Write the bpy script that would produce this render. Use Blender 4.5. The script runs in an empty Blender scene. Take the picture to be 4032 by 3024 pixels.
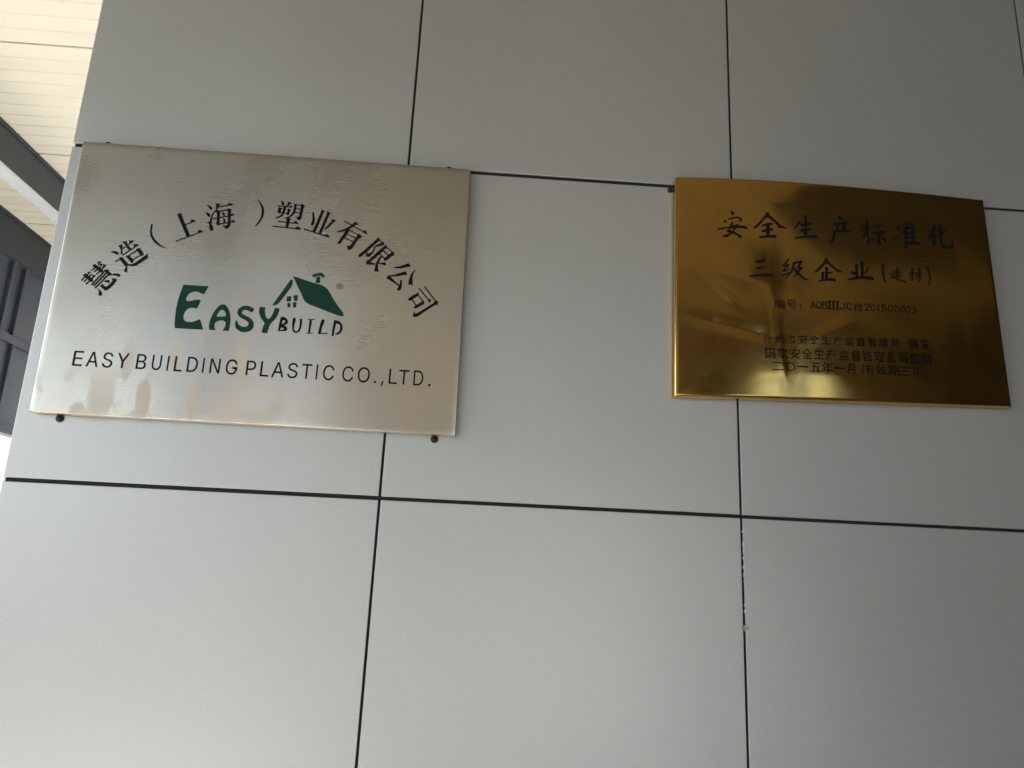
import bpy, bmesh, math, random
from mathutils import Vector, Matrix, noise
from mathutils.geometry import tessellate_polygon

# ---------------------------------------------------------------- camera, light, exposure
scene = bpy.context.scene
COL = scene.collection
ZO = 2.35                       # height of the upper panel joint above the ground

cam_data = bpy.data.cameras.new('camera')
cam = bpy.data.objects.new('camera', cam_data)
COL.objects.link(cam)
yaw, pitch, roll = 0.0452, 0.24806, 0.0465
fwd = Vector((math.sin(yaw) * math.cos(pitch), math.cos(yaw) * math.cos(pitch), math.sin(pitch)))
r0 = Vector((math.cos(yaw), -math.sin(yaw), 0))
u0 = r0.cross(fwd)
rv = r0 * math.cos(roll) + u0 * math.sin(roll)
uv = -r0 * math.sin(roll) + u0 * math.cos(roll)
m3 = Matrix((rv, uv, -fwd)).transposed()
cam.matrix_world = Matrix.Translation((0.7503, -1.2624, -0.7153 + ZO)) @ m3.to_4x4()
cam_data.sensor_fit = 'HORIZONTAL'
cam_data.sensor_width = 36.0
cam_data.lens = 36.0 * 3000.0 / 4032.0
cam_data.clip_start = 0.02
cam_data.clip_end = 2000.0
scene.camera = cam

SUN_EL, SUN_AZ = math.radians(50), math.radians(264)    # azimuth clockwise from +y: low from the left
world = bpy.data.worlds.new('World')
scene.world = world
world.use_nodes = True
wn = world.node_tree.nodes
wn.clear()
sky = wn.new('ShaderNodeTexSky')
sky.sky_type = 'NISHITA'
sky.sun_disc = False
sky.sun_elevation = SUN_EL
sky.sun_rotation = SUN_AZ
sky.air_density = 1.0
sky.dust_density = 3.0
bg = wn.new('ShaderNodeBackground')
bg.inputs['Strength'].default_value = 0.15
wo = wn.new('ShaderNodeOutputWorld')
world.node_tree.links.new(sky.outputs['Color'], bg.inputs['Color'])
world.node_tree.links.new(bg.outputs['Background'], wo.inputs['Surface'])

sun_data = bpy.data.lights.new('sun', 'SUN')
sun_data.energy = 4.6
sun_data.angle = math.radians(0.5)
sun_data.color = (1.0, 0.97, 0.92)
sun = bpy.data.objects.new('sun', sun_data)
COL.objects.link(sun)
sdir = Vector((math.sin(SUN_AZ) * math.cos(SUN_EL), math.cos(SUN_AZ) * math.cos(SUN_EL), math.sin(SUN_EL)))
sun.rotation_euler = sdir.to_track_quat('Z', 'Y').to_euler()
sun.location = sdir * 30

scene.view_settings.view_transform = 'Standard'
scene.view_settings.look = 'None'
scene.view_settings.exposure = 1.72
scene.view_settings.gamma = 1.0
scene.view_settings.use_curve_mapping = False
scene.render.engine = 'CYCLES'
scene.cycles.use_denoising = True
scene.cycles.max_bounces = 8
scene.cycles.diffuse_bounces = 5
scene.cycles.glossy_bounces = 4
scene.cycles.sample_clamp_indirect = 8.0
scene.cycles.caustics_reflective = False
scene.cycles.caustics_refractive = False
random.seed(7)
ARC_TEXT = [[[[[54.52,255.51],[57.75,259.63],[60.25,258.43],[74.92,247.75],[72.24,244.76],[68.3,245.37],[63.08,250.05],[57.68,252.6]]],[[[41.83,238.01],[46.14,241.71],[49.34,239.52],[54.96,235.74],[60.43,231.04],[60.28,
227.12],[56.12,227.28],[50.37,231.7],[45.72,234.3]]],[[[61.35,264.19],[68.56,264.89],[66.29,261.23],[65.19,258.51]]],[[[65.89,260.1],[71.72,260.94],[70.15,257.72],[68.78,255.2]]],[[[70.87,258.99],[77.87,259.67],[74.62,
253.81],[71.63,250.06],[69.89,251.55],[72.69,255.56]]],[[[47.68,244.37],[54.51,245.08],[51.57,240.74]]],[[[52.74,240.59],[57.68,241.14],[55.12,237.62]]],[[[57.7,239.11],[63.86,239.47],[60.39,234.37],[58.47,234.75]]],
[[[64.96,261.14],[62.71,255.06],[64.24,254.23],[66.5,260.31]]],[[[68.75,257.74],[65.5,252.48],[66.89,251.39],[70.14,256.63]]],[[[51.16,243.19],[48.44,239.26],[49.79,238.09],[52.51,242.02]]],[[[55.12,240.13],[52.4,
236.21],[53.75,235.04],[56.47,238.96]]],[[[59.46,236.73],[56.74,232.83],[58.22,231.55],[60.94,235.48]]],[[[72.82,255.98],[68.95,249.85],[70.47,248.65],[74.33,254.77]]],[[[59.11,252.67],[53.61,247.79],[54.9,246.18],
[60.39,251.06]]],[[[62.75,250.41],[58.97,245.81],[60.55,244.27],[64.33,248.87]]],[[[66.92,246.47],[62.99,241.65],[64.44,240.22],[68.37,245.04]]],[[[44.9,234.96],[40.74,228.67],[42.37,227.33],[46.53,233.62]]],[[[49.26,
232],[45.25,226.78],[46.86,225.29],[50.87,230.51]]],[[[53.95,229.01],[49.05,222.48],[50.67,221.01],[55.57,227.52]]],[[[74.65,247.03],[58,221.83],[59.75,220.38],[76.41,245.59]]],[[[78.76,244.91],[62.09,220.75],[64.01,
219.13],[80.69,243.28]]],[[[82.74,242.19],[65.15,216.75],[66.88,215.29],[84.47,240.7]]],[[[75.03,248.67],[76.84,250.4],[81.6,251.64],[81.67,249.97],[89.62,242.91],[87.53,240.2],[84.25,240.2],[79.21,244.9],[75.82,
246.57]]],[[[89.11,241.06],[92.06,243.94],[96.96,244.91],[101.38,244.36],[103.38,242.25],[103.01,239.4],[100.52,239],[96.38,240.82],[91.84,240.92]]],[[[89.43,236.77],[92.54,235.45],[98.44,235.42],[98.79,230.97],[94.96,
224],[89.3,216.98],[85.61,213.56],[82.02,213.54],[72.92,220.64],[77.73,224.4],[79.82,221.66],[82.26,220.07],[85.37,220.66],[90.28,226.9],[92.52,231.07],[91.34,233.75]]],[[[77.8,228.26],[80.93,231.12],[85.89,232.11],
[88.29,230.42],[87.32,227.31],[83.88,227.29],[81.47,227.96]]],[[[69.74,215.3],[73.87,214.29],[78.56,209.56],[79.16,206.17],[78.39,203.42],[75.07,203.2],[73.64,205.36],[73.95,209.11],[72.68,212.21]]]],[[[[90.56,295.06],
[93.05,296.23],[96.77,298.54],[98.14,295.53],[98.08,291.26],[100.1,283.78],[100.3,280.07],[97.82,280.42],[96.89,286.02],[94.42,291.69]]],[[[96.31,302.05],[103.46,305.18],[104.06,301.55],[108.73,296.41],[114.09,290.62],
[110.6,287.97],[104.88,293.69],[101.39,298.53]]],[[[98.03,289.88],[104.6,292.86],[103.83,294.5],[97.26,291.52]]],[[[107.16,296.5],[111.27,300.09],[110.16,301.52],[106.05,297.93]]],[[[107.57,306.24],[116.38,306.55],
[113.02,302.74],[109.31,299.69],[108.39,302.56]]],[[[101.54,277.6],[114.89,290.09],[113.65,291.62],[100.27,279.12]]],[[[115.76,299.53],[121.02,300.36],[125.62,299.68],[121.82,296.12],[116.79,291.51],[113.6,288.59],
[111.83,290.15],[116.85,293.59],[117.11,296.39]]],[[[106.2,277.59],[111.49,278.91],[114.16,277.33],[120.92,271.8],[120.91,266.91],[118.62,265.1],[116.24,266.98],[109.74,273.7]]],[[[112.57,277.98],[124.04,288.21],[122.86,
289.7],[111.39,279.46]]],[[[122.04,289.49],[123.29,292.42],[128.08,293.21],[129.59,291.49],[136.08,282.89],[134.12,279.26],[131.01,280.2],[123.97,287.8]]],[[[120.56,271.14],[131.53,279.8],[130.42,281.33],[119.45,
272.67]]],[[[78.81,282.65],[83.52,284.76],[88.17,285.08],[92.41,283.41],[94.03,281.23],[93.14,278.78],[90.61,278.6],[87.55,280.54],[83.91,281.95]]],[[[91.32,264.81],[99.62,270.71],[98.48,272.43],[90.18,266.53]]],
[[[96.11,273.94],[98.29,274.6],[102.27,274.87],[104.34,271.96],[113.41,263.01],[118.59,263.17],[122.82,264.9],[131.12,272.61],[137.39,278.95],[142.63,284.84],[142.66,280.03],[144.15,277.99],[143.61,276.08],[134.18,
267.35],[127.37,261.81],[123.02,259.8],[118.02,259.46],[111.35,260.66],[108.45,259.16],[103.76,263.6],[99.03,268.77],[97.85,271.24]]],[[[109.18,260.69],[112.07,260.36],[112.54,255.17],[113.94,247.87],[111.87,247.73],
[107.39,250.1],[109.21,253.76],[109.71,257.48]]]],[[[[139.56,339.05],[142.27,339.61],[142.46,331.73],[143.02,325.1],[145.62,318.08],[149.87,311.75],[156.93,305.06],[165.3,299.58],[172.67,296.21],[170.74,295.6],[162.14,
298.63],[153.39,302.75],[146.83,309],[142.17,315.97],[139.92,323.68],[139.27,332.65]]]],[[[[180,360.87],[187.58,363.58],[188.73,359.44],[195.25,346.37],[198.68,340.42],[207.09,324.71],[208.08,321.76],[202.96,318.95],
[200.01,324.58],[186.82,348.36],[181.2,358.71]]],[[[196.02,341.64],[199.41,342.22],[207.75,346.64],[206.85,348.42],[198.67,344.08],[195.59,343.58]]],[[[205.1,352.33],[208.93,352.61],[214.74,350.53],[210.63,347.98],
[205.44,346.1]]],[[[185.76,308.69],[207.79,320.4],[222.19,327.69],[221.31,329.48],[206.89,322.18],[184.85,310.45]]],[[[220.6,333.42],[224.36,334],[229.68,331.58],[225.58,329.09],[219.93,326.59]]]],[[[[227.06,381.64],
[231.45,381.75],[236.34,379.28],[238.9,375.55],[236.49,372.57],[233.73,375.05],[230.96,379.13]]],[[[226.83,367.85],[231.19,367.9],[235.5,365.69],[237.28,361.28],[235.09,359.02],[232.43,360.84],[230.27,364.37]]],[[[230.9,
348.4],[235.28,349.57],[237.18,350.55],[238.15,359.04],[239.12,364.04],[241.31,368.59],[243.82,370.16],[242.18,365.3],[241.06,361.58],[240.71,354.26],[241.1,347.65],[245.91,338.86],[244.8,334.27],[241.24,333.68],[238.32,
338.21],[237.66,344.86],[235.97,347.61]]],[[[242.05,385.62],[251.13,385.97],[250.12,383.69],[247.07,377.96],[247.2,373.04],[244.83,368.95],[242.63,369.58],[244.77,374.85],[243.97,382.67]]],[[[247.8,378.17],[266.49,
383.05],[265.87,385.22],[247.18,380.33]]],[[[264.69,387.57],[267.56,388.8],[273.42,385.51],[270.45,383.84],[264.07,383.03]]],[[[245.52,372.97],[252.18,373.13],[252.46,371.07],[253.58,358.9],[255.06,346.07],[252.88,
343.85],[248.57,347.15],[249.42,351.28],[247.96,365.78]]],[[[251,370.66],[266.03,373.81],[265.52,375.88],[250.48,372.73]]],[[[264.23,378.08],[266.84,377.92],[272.07,376.33],[270.65,373.56],[271.99,361.47],[273.34,
349.32],[272.7,343.69],[269.26,339.67],[266.33,339.13],[263.65,342.35],[259.23,344.46],[268.1,345.86],[268.57,350.23],[265.63,372]]],[[[242.05,355.77],[270.06,362.76],[275.63,364.78],[274.94,366.72],[269.47,364.74],
[241.5,357.75]]],[[[272.33,367.82],[274.71,368.69],[278.21,366.14],[275.25,364.51],[271.6,363.89]]],[[[253.89,345.93],[276.18,351.92],[275.6,353.95],[253.3,347.95]]],[[[274.64,354.43],[276.15,356.9],[281.42,354.54],
[279.59,352.9],[274.33,351.86]]],[[[255.8,370.37],[259.15,369.94],[261.6,366.9],[261.46,363.49],[258.54,363.27],[257.73,367.07]]],[[[259.09,358.7],[261.86,358.19],[264.34,354.85],[264.23,351.16],[261.32,350.94],[260.47,
355.06]]]],[[[[313.77,399.16],[316.06,397.9],[321.96,391.16],[326.21,384],[327.96,376.65],[327.64,367.94],[325.23,360.34],[321.65,353.31],[317.32,347.4],[315.14,347.28],[319.86,355.3],[323.18,364.07],[323.77,372.65],
[323.06,380.55],[320.16,388.31],[315.38,395.38]]]],[[[[353.09,399.4],[356.26,399],[360.46,396.08],[360.84,391.2],[356.88,390.66],[356.04,394.33],[354.99,397.09]]],[[[367.26,397.98],[369.75,398.15],[374.14,395.73],
[371.76,394.11],[368.42,390.52],[364.28,389.56],[366.21,393.6]]],[[[349.4,388.38],[372.55,387.36],[372.53,389.35],[349.34,390.37]]],[[[370.34,389.35],[373.46,391.69],[376.85,387.87],[371.47,387.43]]],[[[351.42,386.48],
[353.96,386.44],[359.4,384.75],[356.74,383.12],[356.46,376.1],[354.12,374.78],[350.2,376.96],[351.46,379.69]]],[[[354.8,375.76],[368.41,375.06],[368.39,376.72],[354.79,377.42]]],[[[367.62,384.8],[369.79,384.72],[374.44,
383.44],[372.2,381.4],[371.57,373.91],[368.86,372.58],[366.81,373.62],[367.55,378.78]]],[[[360.19,387.91],[365.12,388.74],[364.14,380.48],[362.85,375.4],[359.75,369.75],[353.78,365.97],[348.36,365.14],[348.19,366.63],
[353.98,368.94],[358.51,373.69],[359.66,379.44]]],[[[377.5,395.98],[382.34,394.03],[382.5,389.3],[381.72,379.7],[378.68,373.22],[372.92,367.82],[369.34,365.88],[364.63,365.53],[364.48,366.78],[370.58,369.73],[375.47,
374.96],[377.64,381.61],[378.28,389.04]]],[[[381.2,392.34],[390.69,392.18],[390.63,393.86],[381.13,394.01]]],[[[380.92,384.93],[390.78,384.79],[390.72,386.38],[380.86,386.51]]],[[[379.47,377.8],[390.11,377.06],[390.12,
378.73],[379.47,379.46]]],[[[389.59,394.59],[392,395.71],[393.71,394.92],[397.47,391.67],[395.16,389.31],[394.13,378.6],[393.42,368.22],[391.44,365.06],[387.95,364.15],[386.14,366.01],[384.73,368.72],[381.33,370.44],
[388.6,370.7],[389.04,376.25],[390.11,386.62],[390.02,390.72]]],[[[368.61,366.76],[371.83,366.99],[376.5,365.51],[373.95,363.07],[373.6,356.6],[372.63,348.54],[368.06,348.67],[368.21,357.09]]],[[[353.5,358.46],[368.66,
357.7],[381.6,357.18],[381.56,359.24],[368.65,359.76],[353.48,360.52]]],[[[380.22,358.8],[382.23,362.01],[385.01,362.66],[390.42,356.83],[386.27,356.69],[380.83,357.35]]],[[[345.6,348.96],[386.45,346.98],[386.43,348.95],
[345.55,350.93]]],[[[385.06,349.02],[387.86,352.02],[390.65,352.23],[396.01,346.64],[390.02,346.36],[385.28,347.08]]]],[[[[410.79,382.08],[413.6,381.28],[415.35,373.85],[417.07,366.54],[416.71,359.45],[414.69,356.27],
[411.84,356.29],[410.39,357.83],[412.39,363.8],[412.33,371.11],[411.07,377.59]]],[[[426.33,387.79],[432.86,384.83],[430.61,382.61],[425.91,363.82],[419.84,343.1],[415.08,345.03],[420.32,362.77],[425.12,380.78]]],
[[[436.08,385.01],[443.86,381.67],[441.33,380.06],[435.9,360.86],[430.79,341.52],[425.77,342.06],[431.49,362.76],[436.35,380.34]]],[[[447.11,371.57],[454.01,368.18],[451.22,366.76],[444.35,357.71],[439.36,351.58],
[434.59,349.54],[439.54,357.28],[445.02,365.44]]],[[[399.62,347.41],[417.21,342.7],[438.85,336.86],[439.23,338.86],[417.62,344.69],[399.97,349.41]]],[[[436.11,339.04],[439.85,341.73],[442.34,341.24],[446.11,335.33],
[442.64,335.71],[437.17,337.39]]]],[[[[467.57,367.48],[481.48,360.8],[502.13,350.29],[502.88,352.16],[482.27,362.67],[468.27,369.39]]],[[[500.35,352.23],[506.69,353.79],[510.18,346.55],[507.88,346.39],[501.46,349.68]]],
[[[486.78,369.02],[492.93,364.28],[487.92,362.35],[484.54,358.85],[475.38,352.85],[467.57,348.59],[462.1,346.96],[456.65,346.57],[456.54,347.61],[464.21,350.88],[473.02,355.59],[480.95,361.87]]],[[[472.69,354.39],
[478.81,354.38],[478.33,350.75],[474.66,342.29],[469.84,334.63],[465.86,325.76],[462.81,324.47],[459.73,325.85],[462.41,330.32],[468.54,343.33],[471.95,350.07]]],[[[477.06,351.33],[493.54,343.48],[494.13,345.08],[477.65,
352.93]]],[[[473.34,343.89],[491.65,336.22],[492.18,337.86],[473.86,345.52]]],[[[469.52,337.09],[487.47,329],[488.06,330.68],[470.1,338.77]]],[[[492.6,344.74],[496.89,346.15],[500.81,341.94],[500.65,339.2],[496.25,
337.65],[490.98,327.22],[486.94,318.83],[483.85,315.29],[480.33,315.03],[478.16,316.64],[478.21,319.92],[475.94,323.36],[479.8,322.18],[482.52,322.56],[486.81,331.25],[492.19,340.93]]]],[[[[529.56,342.11],[532.42,
339.69],[531.64,335.7],[521.55,324.28],[510.05,310.54],[502.18,303.01],[498.9,303.54],[497.92,306.3],[505.21,313.35],[518.66,328.6],[526.37,337.49]]],[[[530.48,337.05],[536.87,331.56],[537.99,333.13],[531.6,338.62]]],
[[[536.26,333.66],[540.36,333.68],[541.05,328.42],[534.03,326.02],[525.19,322.68],[525.91,319.18],[523.4,313.38],[518.96,305.63],[515.54,304.18],[510.88,305.58],[512.07,312.68],[515.85,310.51],[518.91,312.03],[522.6,
317.25],[523.29,323.82],[529.37,328.48],[536.19,331.93]]],[[[543.99,329.24],[546.77,324.32],[543.48,321.2],[535.42,311.41],[526.11,301.57],[520.12,295.4],[521.64,294.36],[530.24,291.79],[527.85,290.18],[512.71,290.07],
[513.4,297.42],[516.77,298.59],[526.67,310.25],[540.21,325.51]]],[[[544.39,324.1],[555.3,315.28],[556.38,316.88],[545.47,325.71]]],[[[554.6,316.4],[558.31,317.18],[560.2,310.9],[556.02,308.23],[546.97,299.29],[543.75,
299.06],[542.57,301.58],[547.99,308.98],[553.88,314.44]]],[[[538.63,317.19],[549.92,308.89],[550.94,310.55],[539.63,318.85]]],[[[533.26,310.38],[544.13,302.07],[545.17,303.69],[534.3,312.01]]],[[[532.94,293.58],[546.07,
296.34],[547.76,289.86],[544.55,290.9],[538.98,291.88]]],[[[536.32,307.35],[538.97,306.97],[535.73,298.66],[533.58,292.16],[534,284.96],[536.19,277.45],[531.76,278.59],[527.99,277.35],[528.45,284.6],[530.18,293.89],
[533.29,301.93]]]],[[[[558.33,287.45],[565.29,289.2],[574.56,291.89],[580.65,295.05],[586.42,297.37],[590.7,291.17],[583.74,289.96],[573.83,286.53],[565.53,286.3]]],[[[598.03,285.75],[599.04,284.79],[595.64,278.28],
[594.91,271.48],[595.12,264.73],[596.71,256.65],[592.45,258.18],[588.46,257.9],[588.56,265],[590.93,275.43],[594.29,281.86]]],[[[554.69,272.38],[563.32,274.37],[572.47,278.4],[582.57,282.25],[585.18,275.38],[577.37,
274.14],[569.94,271.92],[555.28,270.24]]],[[[552.68,272.35],[555.87,271.45],[564.51,262.82],[574.05,255.27],[574.2,253.43],[570.55,254.69],[560.56,260.81],[549.72,266.99]]],[[[573.99,265.62],[577.03,265.41],[577.67,
253.34],[576.46,248.45],[574.71,245.47],[571.28,245.6],[569.71,247.41],[572.4,253.79],[573.84,259.27]]]],[[[[615.73,255.07],[636.82,229.43],[638.53,231.01],[617.43,256.67]]],[[[635.4,230.47],[638.03,231.73],[641.51,
231.23],[641.7,223.67],[638,224.14],[623.76,213.25],[608.37,200.24],[603.89,199.25],[599.64,201.85],[601.95,205.43],[600.4,210.02],[604.79,205.87],[608.25,207.36],[623.11,218.31],[634.95,227.72]]],[[[606.19,251.69],
[624.11,231.25],[625.76,232.88],[607.84,253.34]]],[[[623.02,234.14],[629.41,233.45],[628.16,225.99],[624.74,229.45]]],[[[607,244.61],[608.44,239.46],[601.47,233.86],[594.88,228.68],[591.53,228.46],[589.19,231.31],
[596.51,237.32]]],[[[606.27,239.01],[614.94,228.08],[616.48,229.45],[607.81,240.39]]],[[[614.01,230.16],[618.3,229.7],[618.07,223.61],[611.95,219.8],[604.72,214.96],[601.97,214.77],[600.7,217.36],[606.44,222.55],[613.53,
227.66]]],[[[595.48,230.9],[604.2,219.33],[605.87,220.72],[597.15,232.31]]]]]
NAME_TEXT = [[[[52.75,79.93],[52.75,105.47],[68.16,105.47],[68.16,102.6],[55.93,102.6],[55.93,94.28],[67.32,94.28],[67.32,91.41],[55.93,91.41],[55.93,82.79],[68.3,82.79],[68.3,79.93]]],[[[74.6,79.92],[82.44,105.34],
[85.61,105.34],[93.52,79.92],[90.64,79.92],[86.07,95.03],[85.78,96.04],[85.45,97.2],[85.1,98.51],[84.7,100.03],[84.25,101.8],[83.74,103.82],[84.29,103.82],[83.79,101.78],[83.33,99.99],[82.93,98.45],[82.57,97.14],[82.25,
96],[81.98,95.03],[77.51,79.92]],[[78.56,87.01],[78.56,89.85],[89.57,89.85],[89.57,87.01]]],[[[108.2,79.61],[106.66,79.71],[105.25,80.02],[103.99,80.52],[102.88,81.21],[101.95,82.07],[101.2,83.08],[100.63,84.24],[100.25,
85.52],[100.07,86.93],[102.98,86.93],[103.12,86],[103.4,85.18],[103.81,84.47],[104.34,83.88],[104.97,83.39],[105.69,83.01],[106.49,82.75],[107.32,82.58],[108.2,82.53],[109.18,82.59],[110.09,82.78],[110.93,83.09],[111.68,
83.51],[112.31,84.04],[112.84,84.68],[113.23,85.4],[113.46,86.2],[113.54,87.07],[113.48,87.83],[113.28,88.5],[112.95,89.06],[112.51,89.55],[111.98,89.98],[111.36,90.35],[110.67,90.67],[109.93,90.97],[109.13,91.24],
[106.45,92.1],[104.75,92.77],[103.32,93.6],[102.18,94.61],[101.34,95.8],[100.84,97.2],[100.67,98.8],[100.79,100.18],[101.12,101.45],[101.68,102.59],[102.44,103.59],[103.35,104.43],[104.43,105.1],[105.64,105.6],[106.94,
105.9],[108.35,106],[109.77,105.89],[111.07,105.6],[112.25,105.09],[113.3,104.42],[114.19,103.6],[114.93,102.63],[115.48,101.54],[115.82,100.36],[115.96,99.07],[113.18,99.07],[112.93,100.26],[112.42,101.26],[111.64,
102.07],[110.66,102.65],[109.53,103.01],[108.26,103.13],[107.34,103.07],[106.5,102.89],[105.73,102.59],[105.06,102.18],[104.5,101.69],[104.04,101.1],[103.71,100.44],[103.51,99.73],[103.44,98.96],[103.52,98.14],[103.75,
97.44],[104.14,96.84],[104.64,96.34],[105.2,95.91],[105.82,95.56],[106.47,95.27],[107.1,95.02],[107.71,94.82],[109.98,94.11],[110.64,93.89],[111.33,93.63],[112.05,93.32],[112.77,92.95],[113.46,92.52],[114.12,92.01],
[114.72,91.43],[115.25,90.76],[115.69,90],[116.03,89.13],[116.23,88.14],[116.29,87.03],[116.19,85.68],[115.87,84.42],[115.34,83.25],[114.61,82.21],[113.68,81.32],[112.57,80.59],[111.28,80.05],[109.82,79.72]]],[[[131.16,
80.46],[131.16,90.94],[123.05,106.06],[126.29,106.06],[130.67,97.8],[131.14,96.89],[131.57,96.02],[131.97,95.16],[132.36,94.26],[132.75,93.22],[133.16,92.06],[132.03,92.06],[132.43,93.24],[132.83,94.29],[133.22,95.2],
[133.62,96.06],[134.04,96.92],[134.49,97.8],[138.85,106.06],[142.06,106.06],[133.95,90.94],[133.95,80.46]]],[[[154.73,80.57],[154.73,106.06],[162.79,106.06],[164.28,105.96],[165.58,105.66],[166.71,105.15],[167.65,
104.48],[168.42,103.67],[169.02,102.72],[169.45,101.66],[169.71,100.52],[169.79,99.3],[169.73,98.28],[169.57,97.38],[169.28,96.61],[168.91,95.94],[168.46,95.37],[167.93,94.9],[167.35,94.51],[166.73,94.19],[166.08,93.93],
[166.08,93.71],[166.81,93.58],[167.52,93.3],[168.23,92.87],[168.9,92.3],[169.48,91.59],[169.98,90.75],[170.37,89.77],[170.6,88.65],[170.67,87.4],[170.59,86.15],[170.32,84.99],[169.88,83.91],[169.26,82.96],[168.43,82.14],
[167.4,81.47],[166.17,80.97],[164.71,80.67],[163.04,80.57]],[[157.61,83.43],[162.96,83.43],[164.56,83.55],[165.82,83.93],[166.75,84.56],[167.38,85.39],[167.77,86.34],[167.89,87.42],[167.83,88.26],[167.63,89.04],[167.31,
89.79],[166.87,90.45],[166.33,91.02],[165.67,91.49],[164.91,91.85],[164.06,92.07],[163.11,92.14],[157.61,92.14]],[[157.61,94.87],[162.66,94.87],[163.46,94.93],[164.21,95.11],[164.9,95.41],[165.51,95.82],[166.03,96.33],
[166.45,96.93],[166.77,97.61],[166.96,98.38],[167.03,99.22],[166.91,100.29],[166.56,101.24],[165.98,102.06],[165.16,102.69],[164.08,103.08],[162.75,103.21],[157.61,103.21]]],[[[187.68,80.1],[186.21,80.23],[184.88,80.63],
[183.67,81.29],[182.62,82.17],[181.74,83.26],[181.03,84.54],[180.5,85.98],[180.19,87.54],[180.09,89.23],[180.09,106.14],[182.54,106.14],[182.54,89.49],[182.61,88.31],[182.82,87.21],[183.17,86.21],[183.64,85.31],[184.23,
84.55],[184.94,83.93],[185.75,83.47],[186.67,83.2],[187.68,83.11],[188.7,83.2],[189.61,83.47],[190.43,83.93],[191.13,84.55],[191.71,85.31],[192.18,86.21],[192.52,87.21],[192.72,88.31],[192.79,89.49],[192.79,106.14],
[195.26,106.14],[195.26,89.23],[195.15,87.54],[194.84,85.98],[194.32,84.54],[193.61,83.26],[192.73,82.17],[191.68,81.29],[190.48,80.63],[189.14,80.23]]],[[[204.77,80.36],[207.12,80.36],[207.12,105.91],[204.77,105.91]]],
[[[216.54,80.17],[216.54,105.97],[219.33,105.97],[219.33,83.06],[229.56,83.06],[229.56,80.17]]],[[[237.23,80.38],[243.98,80.38],[246.06,80.55],[247.93,81.07],[249.58,81.94],[251,83.13],[252.17,84.61],[253.1,86.4],
[253.76,88.46],[254.16,90.77],[254.3,93.33],[254.17,95.88],[253.77,98.17],[253.1,100.22],[252.19,101.99],[251.04,103.46],[249.66,104.64],[248.06,105.5],[246.26,106.01],[244.25,106.18],[237.23,106.18]],[[239.97,83.27],
[243.8,83.27],[245.46,83.41],[246.93,83.81],[248.19,84.47],[249.25,85.4],[250.12,86.55],[250.79,87.94],[251.26,89.54],[251.55,91.34],[251.64,93.33],[251.55,95.3],[251.26,97.08],[250.79,98.67],[250.13,100.04],[249.29,
101.19],[248.26,102.09],[247.05,102.76],[245.65,103.16],[244.06,103.29],[239.97,103.29]]],[[[262.44,80.41],[264.8,80.41],[264.8,105.7],[262.44,105.7]]],[[[274.51,80.46],[274.51,105.62],[277.59,105.62],[285.99,89.49],
[286.22,89.04],[286.49,88.52],[286.78,87.91],[287.1,87.24],[287.43,86.51],[287.79,85.73],[288.14,84.91],[288.5,84.06],[288.85,83.18],[288.49,83.11],[288.42,84.02],[288.36,84.92],[288.32,85.81],[288.29,86.66],[288.27,
87.47],[288.26,88.23],[288.25,88.94],[288.25,89.55],[288.25,90.1],[288.25,105.62],[290.86,105.62],[290.86,80.46],[287.76,80.46],[280.27,94.81],[279.94,95.46],[279.61,96.12],[279.26,96.82],[278.9,97.56],[278.5,98.39],
[278.07,99.31],[277.59,100.34],[277.05,101.51],[276.43,102.82],[276.9,102.9],[276.95,101.69],[276.99,100.53],[277.03,99.44],[277.06,98.43],[277.09,97.51],[277.11,96.68],[277.13,95.96],[277.13,95.34],[277.14,94.85],
[277.14,80.46]]],[[[310.04,79.68],[308.19,79.86],[306.51,80.4],[304.97,81.29],[303.62,82.5],[302.49,84.02],[301.56,85.84],[300.89,87.92],[300.48,90.24],[300.34,92.79],[300.48,95.37],[300.89,97.71],[301.56,99.79],[302.49,
101.6],[303.61,103.12],[304.95,104.34],[306.46,105.23],[308.1,105.77],[309.88,105.94],[310.99,105.88],[312.06,105.68],[313.08,105.34],[314.04,104.89],[314.93,104.31],[315.75,103.62],[316.48,102.83],[317.13,101.94],
[317.69,100.96],[318.16,99.89],[318.51,98.76],[318.76,97.55],[315.95,97.55],[315.7,98.36],[315.41,99.1],[315.07,99.79],[314.67,100.42],[314.23,100.99],[313.75,101.49],[313.21,101.93],[312.63,102.29],[312.01,102.57],
[311.35,102.78],[310.64,102.9],[309.89,102.94],[308.65,102.81],[307.49,102.42],[306.41,101.76],[305.44,100.86],[304.62,99.71],[303.94,98.32],[303.43,96.7],[303.12,94.86],[303.02,92.79],[303.13,90.74],[303.43,88.91],
[303.94,87.3],[304.63,85.92],[305.47,84.77],[306.45,83.87],[307.55,83.21],[308.75,82.81],[310.04,82.68],[311.21,82.78],[312.28,83.09],[313.26,83.6],[314.12,84.3],[314.85,85.17],[315.45,86.22],[315.89,87.42],[316.15,
88.75],[316.24,90.21],[317.07,90.03],[310.63,90.03],[310.63,92.88],[318.92,92.88],[318.92,90.08],[318.79,88.07],[318.41,86.24],[317.77,84.59],[316.9,83.15],[315.86,81.94],[314.62,80.97],[313.22,80.25],[311.69,79.82]]],
[[[333.8,80.21],[333.8,105.5],[341.58,105.5],[343.22,105.38],[344.66,105.03],[345.9,104.44],[346.94,103.65],[347.79,102.69],[348.45,101.57],[348.92,100.32],[349.2,98.95],[349.29,97.49],[349.2,96.03],[348.92,94.67],
[348.45,93.4],[347.79,92.28],[346.94,91.31],[345.9,90.51],[344.66,89.92],[343.22,89.56],[341.58,89.44],[336.67,89.44],[336.67,80.21]],[[336.67,92.26],[341.46,92.26],[342.57,92.33],[343.52,92.56],[344.33,92.94],[344.99,
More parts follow.
